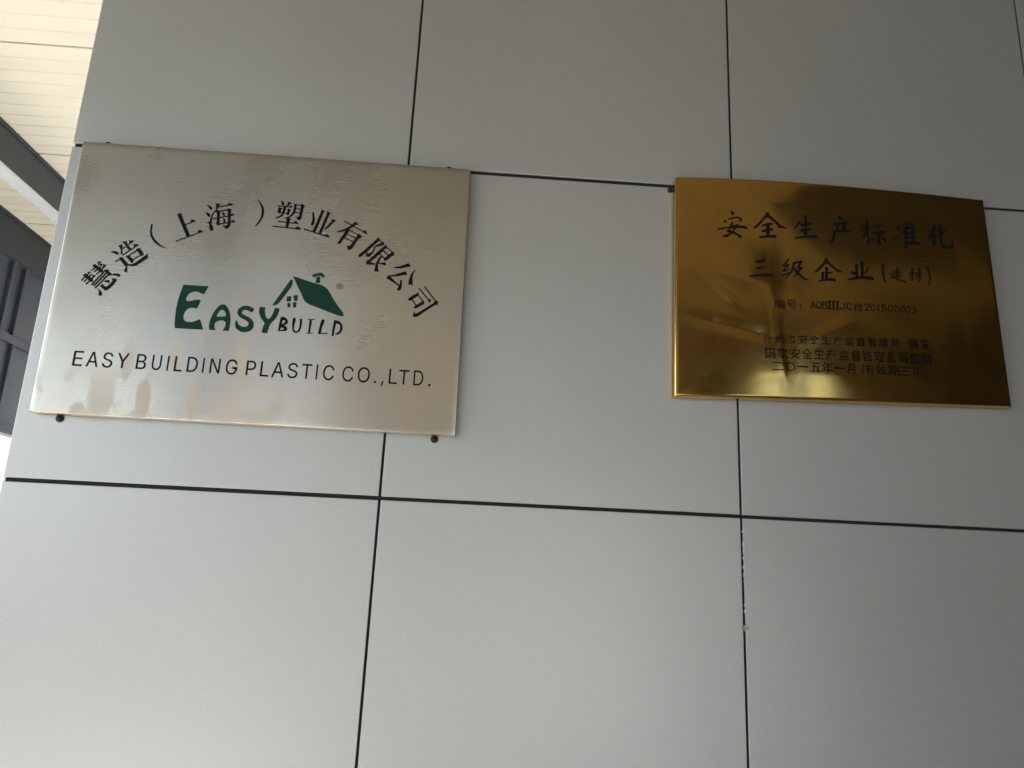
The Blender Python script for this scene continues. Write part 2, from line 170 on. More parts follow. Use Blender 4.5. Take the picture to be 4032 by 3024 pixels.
93.45],[345.53,94.07],[345.93,94.81],[346.21,95.63],[346.38,96.53],[346.44,97.49],[346.38,98.46],[346.21,99.35],[345.93,100.17],[345.52,100.9],[344.99,101.51],[344.32,102.01],[343.51,102.39],[342.55,102.61],[341.45,
102.68],[336.67,102.68]]],[[[357.02,79.75],[357.02,105.84],[360.01,105.84],[360.01,82.67],[370.98,82.67],[370.98,79.75]]],[[[375.73,79.86],[384.02,105.5],[387.37,105.5],[395.75,79.86],[392.7,79.86],[387.86,95.11],
[387.55,96.13],[387.21,97.3],[386.83,98.62],[386.41,100.15],[385.94,101.93],[385.4,103.97],[385.98,103.97],[385.45,101.91],[384.96,100.11],[384.54,98.56],[384.16,97.23],[383.82,96.08],[383.53,95.11],[378.8,79.86]],
[[379.92,87.02],[379.92,89.88],[391.57,89.88],[391.57,87.02]]],[[[409.85,79.64],[408.27,79.74],[406.84,80.04],[405.55,80.55],[404.42,81.23],[403.47,82.09],[402.7,83.1],[402.12,84.26],[401.74,85.53],[401.55,86.94],
[404.52,86.94],[404.66,86.01],[404.95,85.19],[405.37,84.48],[405.91,83.89],[406.55,83.41],[407.29,83.03],[408.1,82.76],[408.95,82.6],[409.85,82.55],[410.85,82.61],[411.78,82.8],[412.64,83.11],[413.4,83.53],[414.05,
84.06],[414.59,84.69],[414.98,85.41],[415.22,86.21],[415.3,87.07],[415.24,87.84],[415.03,88.5],[414.7,89.06],[414.25,89.55],[413.71,89.97],[413.08,90.35],[412.38,90.67],[411.62,90.97],[410.8,91.24],[408.06,92.09],
[406.32,92.76],[404.87,93.59],[403.7,94.6],[402.85,95.78],[402.34,97.18],[402.17,98.78],[402.28,100.16],[402.62,101.42],[403.2,102.55],[403.97,103.55],[404.9,104.39],[406,105.06],[407.23,105.56],[408.56,105.86],[410,
105.95],[411.45,105.85],[412.78,105.56],[413.99,105.05],[415.06,104.38],[415.97,103.56],[416.72,102.6],[417.28,101.51],[417.63,100.33],[417.78,99.05],[414.94,99.05],[414.68,100.23],[414.16,101.23],[413.37,102.03],
[412.36,102.62],[411.21,102.98],[409.91,103.09],[408.97,103.03],[408.11,102.85],[407.33,102.55],[406.64,102.15],[406.07,101.66],[405.6,101.07],[405.26,100.41],[405.06,99.7],[404.99,98.93],[405.07,98.12],[405.31,97.42],
[405.7,96.82],[406.21,96.32],[406.78,95.9],[407.42,95.54],[408.08,95.25],[408.73,95.01],[409.35,94.8],[411.67,94.1],[412.35,93.88],[413.05,93.62],[413.78,93.31],[414.52,92.95],[415.22,92.51],[415.89,92.01],[416.51,
91.42],[417.04,90.76],[417.49,89.99],[417.84,89.13],[418.04,88.14],[418.11,87.04],[418,85.69],[417.68,84.43],[417.14,83.27],[416.39,82.23],[415.45,81.34],[414.31,80.62],[412.99,80.07],[411.51,79.75]]],[[[424.59,102.67],
[424.59,105.51],[441.23,105.51],[441.23,102.67],[434.31,102.67],[434.31,80.17],[431.54,80.17],[431.54,102.67]]],[[[448.46,80.06],[450.88,80.06],[450.88,105.75],[448.46,105.75]]],[[[469.47,79.64],[467.7,79.81],[466.06,
80.34],[464.56,81.23],[463.23,82.44],[462.11,83.95],[461.18,85.75],[460.5,87.83],[460.08,90.14],[459.95,92.7],[460.08,95.27],[460.5,97.6],[461.18,99.67],[462.11,101.48],[463.23,102.99],[464.56,104.2],[466.06,105.09],
[467.7,105.63],[469.47,105.8],[470.54,105.74],[471.56,105.55],[472.53,105.24],[473.46,104.81],[474.32,104.25],[475.13,103.58],[475.85,102.8],[476.49,101.92],[477.05,100.94],[477.5,99.86],[477.85,98.69],[478.1,97.42],
[475.39,97.42],[475.19,98.27],[474.93,99.04],[474.6,99.74],[474.2,100.37],[473.75,100.94],[473.25,101.43],[472.7,101.86],[472.11,102.2],[471.49,102.47],[470.83,102.66],[470.16,102.77],[469.47,102.81],[468.21,102.68],
[467.04,102.29],[465.96,101.63],[464.99,100.73],[464.18,99.58],[463.5,98.2],[463,96.59],[462.7,94.76],[462.6,92.7],[462.7,90.66],[463,88.83],[463.51,87.22],[464.19,85.84],[465.01,84.7],[465.97,83.8],[467.05,83.15],
[468.22,82.76],[469.47,82.63],[470.16,82.67],[470.83,82.78],[471.49,82.98],[472.11,83.25],[472.7,83.6],[473.25,84.02],[473.75,84.51],[474.2,85.07],[474.6,85.71],[474.93,86.41],[475.19,87.18],[475.39,88.02],[478.1,88.02],
[477.86,86.76],[477.52,85.59],[477.06,84.52],[476.51,83.54],[475.87,82.66],[475.14,81.88],[474.34,81.21],[473.48,80.65],[472.55,80.21],[471.57,79.89],[470.54,79.7]]],[[[501.42,79.17],[499.65,79.35],[498.01,79.89],[496.5,
80.79],[495.17,82.03],[494.04,83.56],[493.11,85.4],[492.43,87.52],[492.01,89.88],[491.88,92.49],[492.01,95.1],[492.43,97.47],[493.11,99.59],[494.04,101.43],[495.17,102.97],[496.5,104.21],[498.01,105.11],[499.65,105.66],
[501.42,105.84],[502.49,105.77],[503.51,105.58],[504.49,105.26],[505.42,104.82],[506.29,104.25],[507.09,103.57],[507.82,102.78],[508.46,101.88],[509.01,100.88],[509.47,99.78],[509.82,98.59],[510.07,97.29],[507.35,97.29],
[507.16,98.16],[506.89,98.94],[506.56,99.66],[506.16,100.3],[505.71,100.88],[505.21,101.38],[504.66,101.81],[504.07,102.16],[503.44,102.44],[502.79,102.63],[502.11,102.75],[501.42,102.79],[500.16,102.65],[498.99,102.25],
[497.9,101.58],[496.93,100.66],[496.11,99.49],[495.44,98.09],[494.94,96.45],[494.63,94.58],[494.53,92.49],[494.64,90.4],[494.94,88.54],[495.45,86.9],[496.13,85.49],[496.95,84.33],[497.92,83.41],[499,82.75],[500.17,
82.35],[501.42,82.22],[502.11,82.26],[502.79,82.38],[503.44,82.58],[504.07,82.85],[504.66,83.2],[505.21,83.63],[505.71,84.13],[506.16,84.71],[506.56,85.36],[506.89,86.07],[507.16,86.86],[507.35,87.71],[510.07,87.71],
[509.83,86.43],[509.48,85.24],[509.03,84.14],[508.47,83.15],[507.83,82.25],[507.11,81.45],[506.3,80.77],[505.44,80.2],[504.51,79.75],[503.52,79.43],[502.5,79.23]]],[[[527.34,79.31],[525.47,79.49],[523.75,80.03],[522.17,
80.92],[520.78,82.15],[519.58,83.68],[518.61,85.51],[517.88,87.62],[517.45,89.97],[517.3,92.56],[517.45,95.17],[517.88,97.52],[518.61,99.63],[519.58,101.46],[520.78,102.99],[522.17,104.22],[523.75,105.12],[525.47,
105.67],[527.34,105.84],[529.2,105.67],[530.92,105.12],[532.5,104.22],[533.9,102.99],[535.08,101.46],[536.05,99.63],[536.77,97.52],[537.2,95.17],[537.34,92.56],[537.2,89.97],[536.77,87.62],[536.05,85.51],[535.08,83.68],
[533.9,82.15],[532.5,80.92],[530.92,80.03],[529.2,79.49]],[[527.34,82.35],[528.63,82.48],[529.85,82.87],[530.98,83.52],[532,84.42],[532.87,85.58],[533.59,86.98],[534.13,88.61],[534.46,90.48],[534.56,92.56],[534.46,
94.66],[534.13,96.54],[533.59,98.18],[532.87,99.58],[532,100.73],[530.98,101.64],[529.85,102.29],[528.63,102.68],[527.34,102.81],[526.03,102.68],[524.81,102.29],[523.67,101.63],[522.65,100.72],[521.78,99.57],[521.06,
98.16],[520.53,96.52],[520.2,94.65],[520.09,92.56],[520.2,90.48],[520.53,88.62],[521.06,86.98],[521.78,85.59],[522.65,84.43],[523.67,83.52],[524.81,82.87],[526.03,82.48]]],[[[545.2,79.67],[548.55,79.67],[548.55,83.03],
[545.2,83.03]]],[[[557.12,75],[558.32,83.47],[561.07,83.47],[558.98,75]]],[[[569.18,79.91],[569.18,105.55],[572.18,105.55],[572.18,82.79],[583.2,82.79],[583.2,79.91]]],[[[585.72,102.14],[585.72,104.96],[602.54,104.96],
[602.54,102.14],[595.54,102.14],[595.54,79.79],[592.74,79.79],[592.74,102.14]]],[[[610.16,79.55],[616.57,79.55],[618.55,79.72],[620.33,80.24],[621.89,81.11],[623.24,82.3],[624.35,83.79],[625.23,85.57],[625.87,87.64],
[626.25,89.95],[626.38,92.52],[626.25,95.07],[625.87,97.36],[625.24,99.42],[624.37,101.19],[623.28,102.67],[621.97,103.85],[620.45,104.7],[618.74,105.22],[616.83,105.39],[610.16,105.39]],[[612.76,82.44],[616.4,82.44],
[617.98,82.58],[619.37,82.98],[620.57,83.65],[621.58,84.57],[622.4,85.72],[623.04,87.12],[623.49,88.72],[623.76,90.52],[623.85,92.52],[623.76,94.49],[623.49,96.28],[623.04,97.86],[622.42,99.24],[621.62,100.39],[620.64,
101.3],[619.48,101.96],[618.16,102.36],[616.65,102.49],[612.76,102.49]]],[[[635.34,79.49],[639.01,79.49],[639.01,83.65],[635.34,83.65]]]]
LOGO = {'letters':[[[[210.51,232.04],[252.62,231.75],[246.72,217.01],[242.93,217.81],[237.68,220.25],[233.24,221.27],[228.43,220.62],[222.75,217.59],[219.33,211.74],[218.28,206.39],[219.27,203.82],[223.04,203.08],
[227.79,204.06],[234.19,206.26],[239.58,207.01],[243.08,206.06],[242.22,201.39],[240.04,195.32],[238.53,190.96],[235.09,191.59],[229.56,191.88],[224.35,190.03],[220.76,185.54],[218.7,178.87],[218.97,173.03],[221.44,
168.63],[225.97,166.65],[231.49,166.23],[237.34,167.71],[242.98,170.67],[246.36,172.52],[248.86,167.8],[251.58,161.48],[254.39,154.54],[207.87,154.15],[206.3,160.52],[205.26,173.44],[204.62,187.76],[205.69,204.9],
[208.18,220.92]]],[[[280.78,201.29],[285.2,200.27],[290.25,194.68],[294.41,186.42],[297.02,176.12],[297.36,164.42],[296.51,154.96],[286.51,154.77],[289.27,161.3],[289.99,167.19],[288.6,170.69],[285.32,172.43],[280.44,
172.44],[275.79,170.84],[272.02,167.34],[271.65,163.42],[272.58,158.94],[274.96,154.88],[264.3,155.17],[262.92,162.86],[263.46,172],[265.81,181.28],[270.42,192.06],[275.58,198.98]],[[280.9,191.44],[284.8,189.72],[287.84,
185.33],[287.93,180.1],[280.16,178.95],[272.86,178.8],[274.52,184.47],[277.44,189.9]]],[[[333.7,196.44],[332.66,192.53],[330.46,189.76],[327.77,190.84],[323.4,193.02],[318.71,193.7],[315.36,191.95],[314.02,188.58],
[315.06,186.46],[319.45,184.02],[327.53,180.72],[332.63,176.69],[335.85,171.46],[336.66,165],[334.32,159.43],[329.69,155.89],[323.31,154.25],[317.18,154.56],[311.23,157.42],[307.21,160.95],[305.24,166.24],[305.43,
170.59],[306.05,173.62],[308.32,173.76],[309.6,169.77],[312.62,166.17],[317,163.74],[321.64,163.22],[325.5,164.82],[327.67,167.67],[327.51,170.92],[324.89,173.47],[319.42,176.38],[312.94,179.23],[308.91,182.79],[306.5,
187.54],[306.8,193.03],[309.59,197.05],[314.3,200.11],[319.76,201.45],[325.5,200.57],[330.38,198.42]]],[[[342.15,200.56],[351.64,200.47],[351.77,193.23],[353.4,186.22],[355.96,182.02],[357.68,180.49],[360.72,180.69],
[363.37,184.13],[365.7,190.3],[367.08,195.88],[367.06,200.27],[375.28,200.26],[375.61,195.34],[373.71,187.54],[370.49,180.23],[366.01,175.03],[363.43,171.06],[361.99,166.08],[360.95,160.05],[360.53,155.15],[351.41,
154.84],[351.22,160.51],[352.25,166.54],[354.15,171.82],[351.69,175.2],[346.9,180.88],[343.63,186.68],[342.12,192.6]]]],'bar':[[[388.26,253.28],[391.43,252.82],[392,245.13],[390.45,239.65],[382.75,225.77],[373.48,
209.88],[369.05,205.61],[362.4,204.51],[364.91,209.31],[376.05,229.99],[383.66,244.56]]],'roof':[[[390.47,258.49],[395.73,258.84],[411.24,254.17],[423.45,250.95],[432.46,248.53],[441.39,246.78],[447.98,243.53],[452.8,
239.15],[457.14,233.41],[465.31,220.6],[476.72,206.06],[481.63,200.42],[484,195.29],[483.3,192.93],[476.12,193.46],[460.13,198.36],[440.84,205.03],[423.51,210.52],[416.85,214.73],[413.19,219.81],[408.38,229.49],[400.02,
242.98],[395.1,253.41]]],'cap':[[[423.83,264.82],[431.07,267.35],[437.74,269.5],[441.69,267.73],[443.94,264.16],[445.06,259.5],[441.11,261.26],[437.13,263.36],[430.88,263.27],[430.37,262.22],[430.89,260.23],[424.23,
261.13]]],'chim':[[[431.68,261.63],[436.97,261.99],[438.52,250.29],[430.15,249.72],[431.05,255.85]]],'panes':[[[[385.63,222.3],[392.66,223.1],[393.07,214.15],[385.78,213.01]]],[[[397.09,225.06],[403.52,225.82],[403.71,
215.85],[398.26,214.83],[397.42,219.42],[395.89,221.98]]],[[[387.58,210.81],[392.53,210.8],[393.4,203.25],[388.19,202.9]]],[[[396.68,212.4],[402.47,213.12],[402.64,203.52],[397.73,203.2]]]],'ring':[[[478.28,246.91],
[478.25,245.71],[477.91,244.55],[477.28,243.49],[476.4,242.58],[475.31,241.87],[474.06,241.38],[472.72,241.16],[471.35,241.2],[470.02,241.51],[468.81,242.07],[467.76,242.85],[466.93,243.81],[466.37,244.91],[466.09,
246.09],[466.13,247.29],[466.46,248.45],[467.09,249.52],[467.97,250.43],[469.06,251.15],[470.31,251.63],[471.65,251.86],[473.02,251.81],[474.35,251.5],[475.57,250.94],[476.62,250.16],[477.45,249.19],[478.01,248.09]],
[[477.16,246.84],[477.13,245.88],[476.85,244.95],[476.34,244.1],[475.62,243.37],[474.73,242.8],[473.71,242.41],[472.61,242.23],[471.5,242.26],[470.41,242.51],[469.42,242.95],[468.57,243.57],[467.89,244.35],[467.43,
245.22],[467.21,246.17],[467.24,247.13],[467.52,248.06],[468.03,248.91],[468.75,249.64],[469.64,250.21],[470.66,250.6],[471.76,250.78],[472.88,250.75],[473.96,250.51],[474.96,250.06],[475.81,249.43],[476.48,248.66],
[476.94,247.78]]],'rr':[[[469.84,243.65],[469.63,248.89],[473.67,249.16],[474.76,247.69],[473.36,246.04],[475.45,243.9],[473.9,243.79],[471.83,245.67],[471.02,245.62],[471.09,243.74]]],'build':[[[[379.46,185.15],[383.3,
185.7],[388.56,183.66],[391.8,179.71],[392.35,175],[389.38,171.85],[386.1,171.34],[390.89,168.4],[392.68,164.97],[392.23,161.69],[389.02,160.61],[377.46,159.87],[377.6,163.41],[378.13,172.9]],[[383.23,179.16],[386.27,
179.35],[388.1,177.99],[386.27,174.61],[382.34,172.58]],[[382.48,166.68],[385.03,166.25],[387.72,164.65],[380.7,160.66]]],[[[400.14,184.71],[404.3,184.98],[404.59,179.94],[403.67,173.36],[403.37,166.24],[404.25,163.34],
[406.69,161.44],[409.49,161.32],[411.3,164.97],[412.5,171.56],[411.39,183.95],[414.99,184.18],[415.98,175.33],[415.03,166.39],[412.86,160.94],[410.3,159.01],[404.24,158.63],[401.29,162.57],[399.93,169.57],[399.67,
176.66]]],[[[424.18,184.48],[429.79,184.25],[434.72,185.16],[437.33,184.32],[434.39,183.05],[429.92,183.06],[425.45,183.07]]],[[[427.95,183.23],[431.83,183.48],[431.77,176.35],[430.73,160.31],[427.69,160.12],[427.85,
171.36]]],[[[424.13,159.6],[429.07,160.2],[435.15,160.59],[436.04,160.06],[434.76,159.09],[429.78,158.78],[425.4,158.2]]],[[[448.22,184.54],[450.93,185.31],[452.97,184.55],[452.6,180.07],[450.14,171.6],[449.04,160.88],
[458.94,162.1],[461.29,160.95],[458.05,159.98],[450.3,159.49],[446.49,158.66],[444.43,159.7],[445.1,166.54],[446.62,178.49]]],[[[468.92,184.69],[471.66,185.34],[473.72,184.4],[472.49,177.18],[471.28,167.02],[470.9,
156.96],[467.61,156.46],[467.55,167.97]]],[[[471.77,184.28],[477.4,184.04],[481.71,180.15],[484.24,174.37],[484.49,169.05],[482.24,163.58],[478.12,160.07],[475.38,159.6],[472.46,160.89],[476.69,163.23],[480.16,167.59],
[480.47,172.94],[479.28,176.43],[476.23,178.91],[471.72,179.21]]]]}
BRASS_HEAD = [[[[[105.37,352.29],[109.06,351.42],[112.65,347.11],[111,344.71],[105.77,346.94]]],[[[91.62,330.2],[96.67,334.32],[97.6,328.94],[93.68,328.31]]],[[[100.53,336.53],[107.15,339.3],[115.69,341.86],[120.96,
341.22],[126.67,337.31],[127.1,333.93],[118.58,331.94],[122.38,335.29],[119.84,339.09],[114.56,339.27],[106.01,335.8],[100.7,334.84]]],[[[80.23,315.23],[83.41,316.59],[102.46,321.02],[105.86,330.11],[110.1,330.99],
[107.79,323.45],[115.24,325.69],[117.4,327.32],[120.49,324.6],[132.1,324.65],[135.68,320.94],[135.07,318.07],[127.73,319.8],[118.25,320.25],[115.04,318.32],[110.66,312.36],[118.96,307.88],[124.66,304.92],[123.95,298.69],
[117.77,303.3],[110.54,307.84],[106.32,307.54],[102,302.73],[96.66,299.32],[91.44,300.29],[88.35,302.65],[96.81,305.17],[104.25,308.52],[96.94,310.81],[101.33,317.89],[81.23,313.05]],[[105.55,318.2],[109.76,317.94],
[110.21,315.15],[107,313.45],[102.3,314.57]]],[[[171.29,354.29],[176.58,353.54],[175.38,350.02],[183.6,342.62],[195.88,330.98],[208.87,324.54],[193.49,324.56],[190.51,329.46],[183.38,336.9],[175.12,343.14],[169.79,
342.75],[164.22,335.5],[155.36,324.64],[151.03,321.83],[144.68,321.37],[153.4,329.03],[162.26,339.92],[167.83,347.17]]],[[[160.75,327.3],[170.45,331.98],[181.16,334.46],[183.2,332.34],[182.02,329.41],[170.28,327.42],
[162.28,325.7]]],[[[161.48,318.29],[180.73,323.64],[183.25,320.42],[181.59,318.61],[162.4,314.4]]],[[[170.3,327.99],[176.68,328.45],[175.93,309.16],[169.58,308.71]]],[[[155.96,305.47],[171.72,309.42],[186.58,311.05],
[188.97,305.02],[173.65,304.72],[157.74,302.23]]],[[[230.4,341.48],[234.62,340.64],[235.52,337.29],[227.71,329.88],[222.15,324.71],[220.59,325.39],[225.74,333.15]]],[[[232.23,335.34],[253.77,339.53],[255.27,337.58],
[252.44,334.53],[235.16,329.86]]],[[[241.11,353.13],[245.43,354.02],[245.21,339.13],[244.94,312.98],[239.59,312.03],[240.93,338.82]]],[[[232.77,324.57],[253.21,328.89],[254.69,326.72],[251.87,323.68],[233.56,318.96]]],
[[[220.83,307.87],[237.43,311.32],[262.04,314.78],[264.37,308.72],[242.61,308.86],[222.27,304.59]]],[[[305.44,357.09],[309.52,357.39],[313.63,349.01],[308.91,347.68],[304.47,350.82]]],[[[294.68,342.06],[320.4,346.04],
[322.55,343.48],[319.44,340.16],[295.55,337.19]]],[[[299.65,338.11],[303.63,337.16],[304.23,327.97],[300.17,327.68]]],[[[311.92,340.23],[317.73,340.65],[316.4,328.85],[310.6,328.43]]],[[[292.57,325.9],[324.07,331.25],
[327.23,326.56],[323.67,325.07],[300.52,324.02],[293.54,322.9]]],[[[294.19,324.18],[299.4,324.55],[296.49,314.54],[292.37,303.26],[283.58,300.2],[290.43,309.22]]],[[[356.97,354.66],[361.07,354.96],[359.79,328.9],[361.51,
304.51],[356.29,304.14],[356.88,328.69]]],[[[345.04,333.38],[354.49,335.92],[364.04,339.69],[366.15,336.76],[361.22,332.7],[345.99,330.37]]],[[[356.38,329.89],[358.53,327.58],[353.36,319.84],[346.54,313.23],[344.89,
314.33],[351.29,323.37]]],[[[369.38,341.32],[384.18,344.87],[385.79,343.13],[384.39,339.93],[370.23,337.06]]],[[[366.06,327.51],[386.77,333.07],[391.27,331.17],[387.58,328.44],[367.04,325.12]]],[[[377.17,328.93],[381.84,
329.26],[380.63,313.21],[382.35,305.38],[377.8,306.28],[371.06,308.86],[376.42,311.07]]],[[[364.81,318.21],[370.57,318.01],[366.59,310.99],[362.53,310.7]]],[[[382.44,321.93],[387.01,321.02],[392.85,314.08],[390.86,
310.88],[385.38,314.77]]],[[[411.99,343.17],[417.88,343.97],[420.27,337.59],[416.07,336.05]]],[[[407.8,320.06],[418.97,328.85],[418.71,325.76],[414.56,317.47],[409.31,317.1]]],[[[432.71,353.99],[437.36,353.7],[432.94,
342.83],[423.7,329.81],[421.56,332.12],[429.52,343.82]]],[[[429.42,342.58],[433.53,342.88],[430.33,311.85],[430.03,301.43],[425.42,301.72]]],[[[438.65,355.04],[444.37,353.59],[446.18,347.51],[441.48,347.17]]],[[[431.92,
344.62],[448.26,344.56],[447.99,341.45],[431.45,339.01]]],[[[430.93,332.8],[449.91,336.64],[450.11,332.33],[430.57,328.45]]],[[[430.15,323.5],[449.09,327.32],[449.94,323.69],[429.84,319.79]]],[[[429.27,313],[453.97,
316.6],[455.71,309.98],[429.01,309.92]]],[[[442.55,346.01],[446.66,346.31],[443.87,314.04],[439.19,313.71]]],[[[484.05,352.13],[489.77,350.68],[486.47,340.51],[479.43,327.65],[471.59,318.47],[470.64,320.86],[477.66,
333.69]]],[[[481.77,333.99],[486.59,335.57],[484.15,309.54],[479.52,309.83]]],[[[507,346.96],[509.12,344.63],[499.9,334.05],[490.01,328.4],[489.54,329.6],[497.9,337.62]]],[[[494.61,352.27],[499.99,353.29],[496.83,
326.42],[498.1,315.44],[503.61,312.15],[513.07,313.43],[517.64,324.21],[520.39,310.88],[513.57,306.72],[503.07,306.59],[495.28,310.33],[492.71,319.97]]]],[[[[147.26,257.61],[165.36,261.98],[166.03,258.06],[149.57,
253.46]]],[[[148.45,244.78],[165.69,248.89],[165.06,245.07],[149.95,241.11]]],[[[134.58,227.56],[157.8,233.08],[176.54,234.7],[179.89,228.94],[154.37,228.06],[136.46,225.47]]],[[[208.93,267.1],[211.32,265.53],[202.6,
253.69],[212.56,256.97],[200.51,243.21],[197.2,242.12],[204.13,251.21],[195.9,249.78],[196.83,252.43]]],[[[197.2,242.12],[211.31,247.39],[210.37,244.75],[198.73,239.65]]],[[[194.88,233.39],[210.22,241.3],[208.43,237.74],
[196.72,230.95]]],[[[215.93,258.93],[230.92,263.95],[234.14,262.79],[228.66,251.18],[235.18,250.76],[222.99,235.31],[214.57,229.6],[219.84,237.67],[226.81,246.74],[221.97,248.13],[227.39,258.86],[217.41,255.58]]],
[[[216.71,258.12],[220.78,257.54],[215.09,240.78],[203.07,227.1],[201.47,227.85],[211.89,242.27]]],[[[218.85,251.36],[224.22,243.98],[234.24,231.79],[246.21,226.62],[235.62,226.75],[227.78,233.06],[218.44,242.72]]],
[[[276.58,272.35],[281.36,269.55],[280.28,265.13],[294.32,252.25],[307.87,245.42],[295.6,246.3],[286.28,255.15],[277.6,261.48],[269.73,253.15],[261.03,243.93],[253.58,242.56],[264.89,254.54],[273.67,264.67]]],[[[274.73,
254.36],[280.45,253.89],[278.23,229.65],[273.3,229.31]]],[[[277.43,244.19],[287.41,246.6],[288.06,243.71],[277.23,240.74]]],[[[267.6,244.38],[272.54,244.72],[271.66,229.2],[266.74,228.87]]],[[[262.1,227.69],[285,233.54],
[292.35,233.18],[293.65,227.61],[278.13,227.93],[263.29,225.55]]],[[[330.45,263.41],[335.39,263.23],[334.48,237.76],[329.86,237.45]]],[[[341.65,270.27],[346.64,270.61],[344.07,238.42],[339.11,238.08]]],[[[321.19,248.06],
[325.38,249.21],[330.94,246.14],[329.88,242.61],[322.56,243.84]]],[[[354.09,258.97],[356.45,257.4],[350.03,248.31],[343.93,243.57],[344.11,246.17]]],[[[313.69,233.77],[334.64,240.01],[359.44,241.7],[363.54,234.58],
[340.91,235.62],[316,231.35]]],[[[382.02,267.5],[384.52,267.67],[382.28,255.71],[382.67,243.63],[385.08,232.09],[382.64,232.44],[379.36,243.41],[379.45,255.52]]],[[[463.51,268.26],[465.95,267.56],[468.77,252.97],[468.15,
240.82],[465.65,231.69],[464.02,231.92],[466.3,244.15],[466.09,254.53]]],[[[400.05,253.21],[416.04,256.39],[415.98,257.94],[399.98,254.75]]],[[[396.76,249.7],[418.55,253.09],[418.56,254.65],[396.75,251.25]]],[[[399.49,
246.43],[414.94,249.21],[414.9,250.76],[399.45,247.97]]],[[[399.2,242.95],[415.6,245.45],[415.61,247],[399.2,244.5]]],[[[407.5,262.65],[405.7,240.37],[408.03,240.53],[409.84,262.82]]],[[[394.09,239.6],[400.46,241.24],
[409.9,237.27],[422.9,234],[423.64,236.03],[410.74,239.27],[401.01,243.31],[393.9,241.62]]],[[[394.55,248.63],[398.67,246.48],[393.43,240.56],[394.48,239.62],[400.16,246.52],[395.47,250]]],[[[429.04,250.62],[440.2,
253.11],[440.08,255.16],[428.91,252.66]]],[[[435.2,262.3],[433.07,237.58],[435.4,237.74],[437.54,262.47]]],[[[433.96,251.96],[427.39,242.86],[428.67,241.96],[435.24,251.05]]],[[[441.06,252.3],[454.53,254.43],[454.54,
256.51],[441.07,254.37]]],[[[448.7,264.58],[447.31,239.5],[444.45,236.96],[445.94,235.36],[449.62,239.47],[451.05,264.83]]],[[[447.36,252.93],[438.11,241.92],[439.29,240.9],[448.55,251.9]]]]]
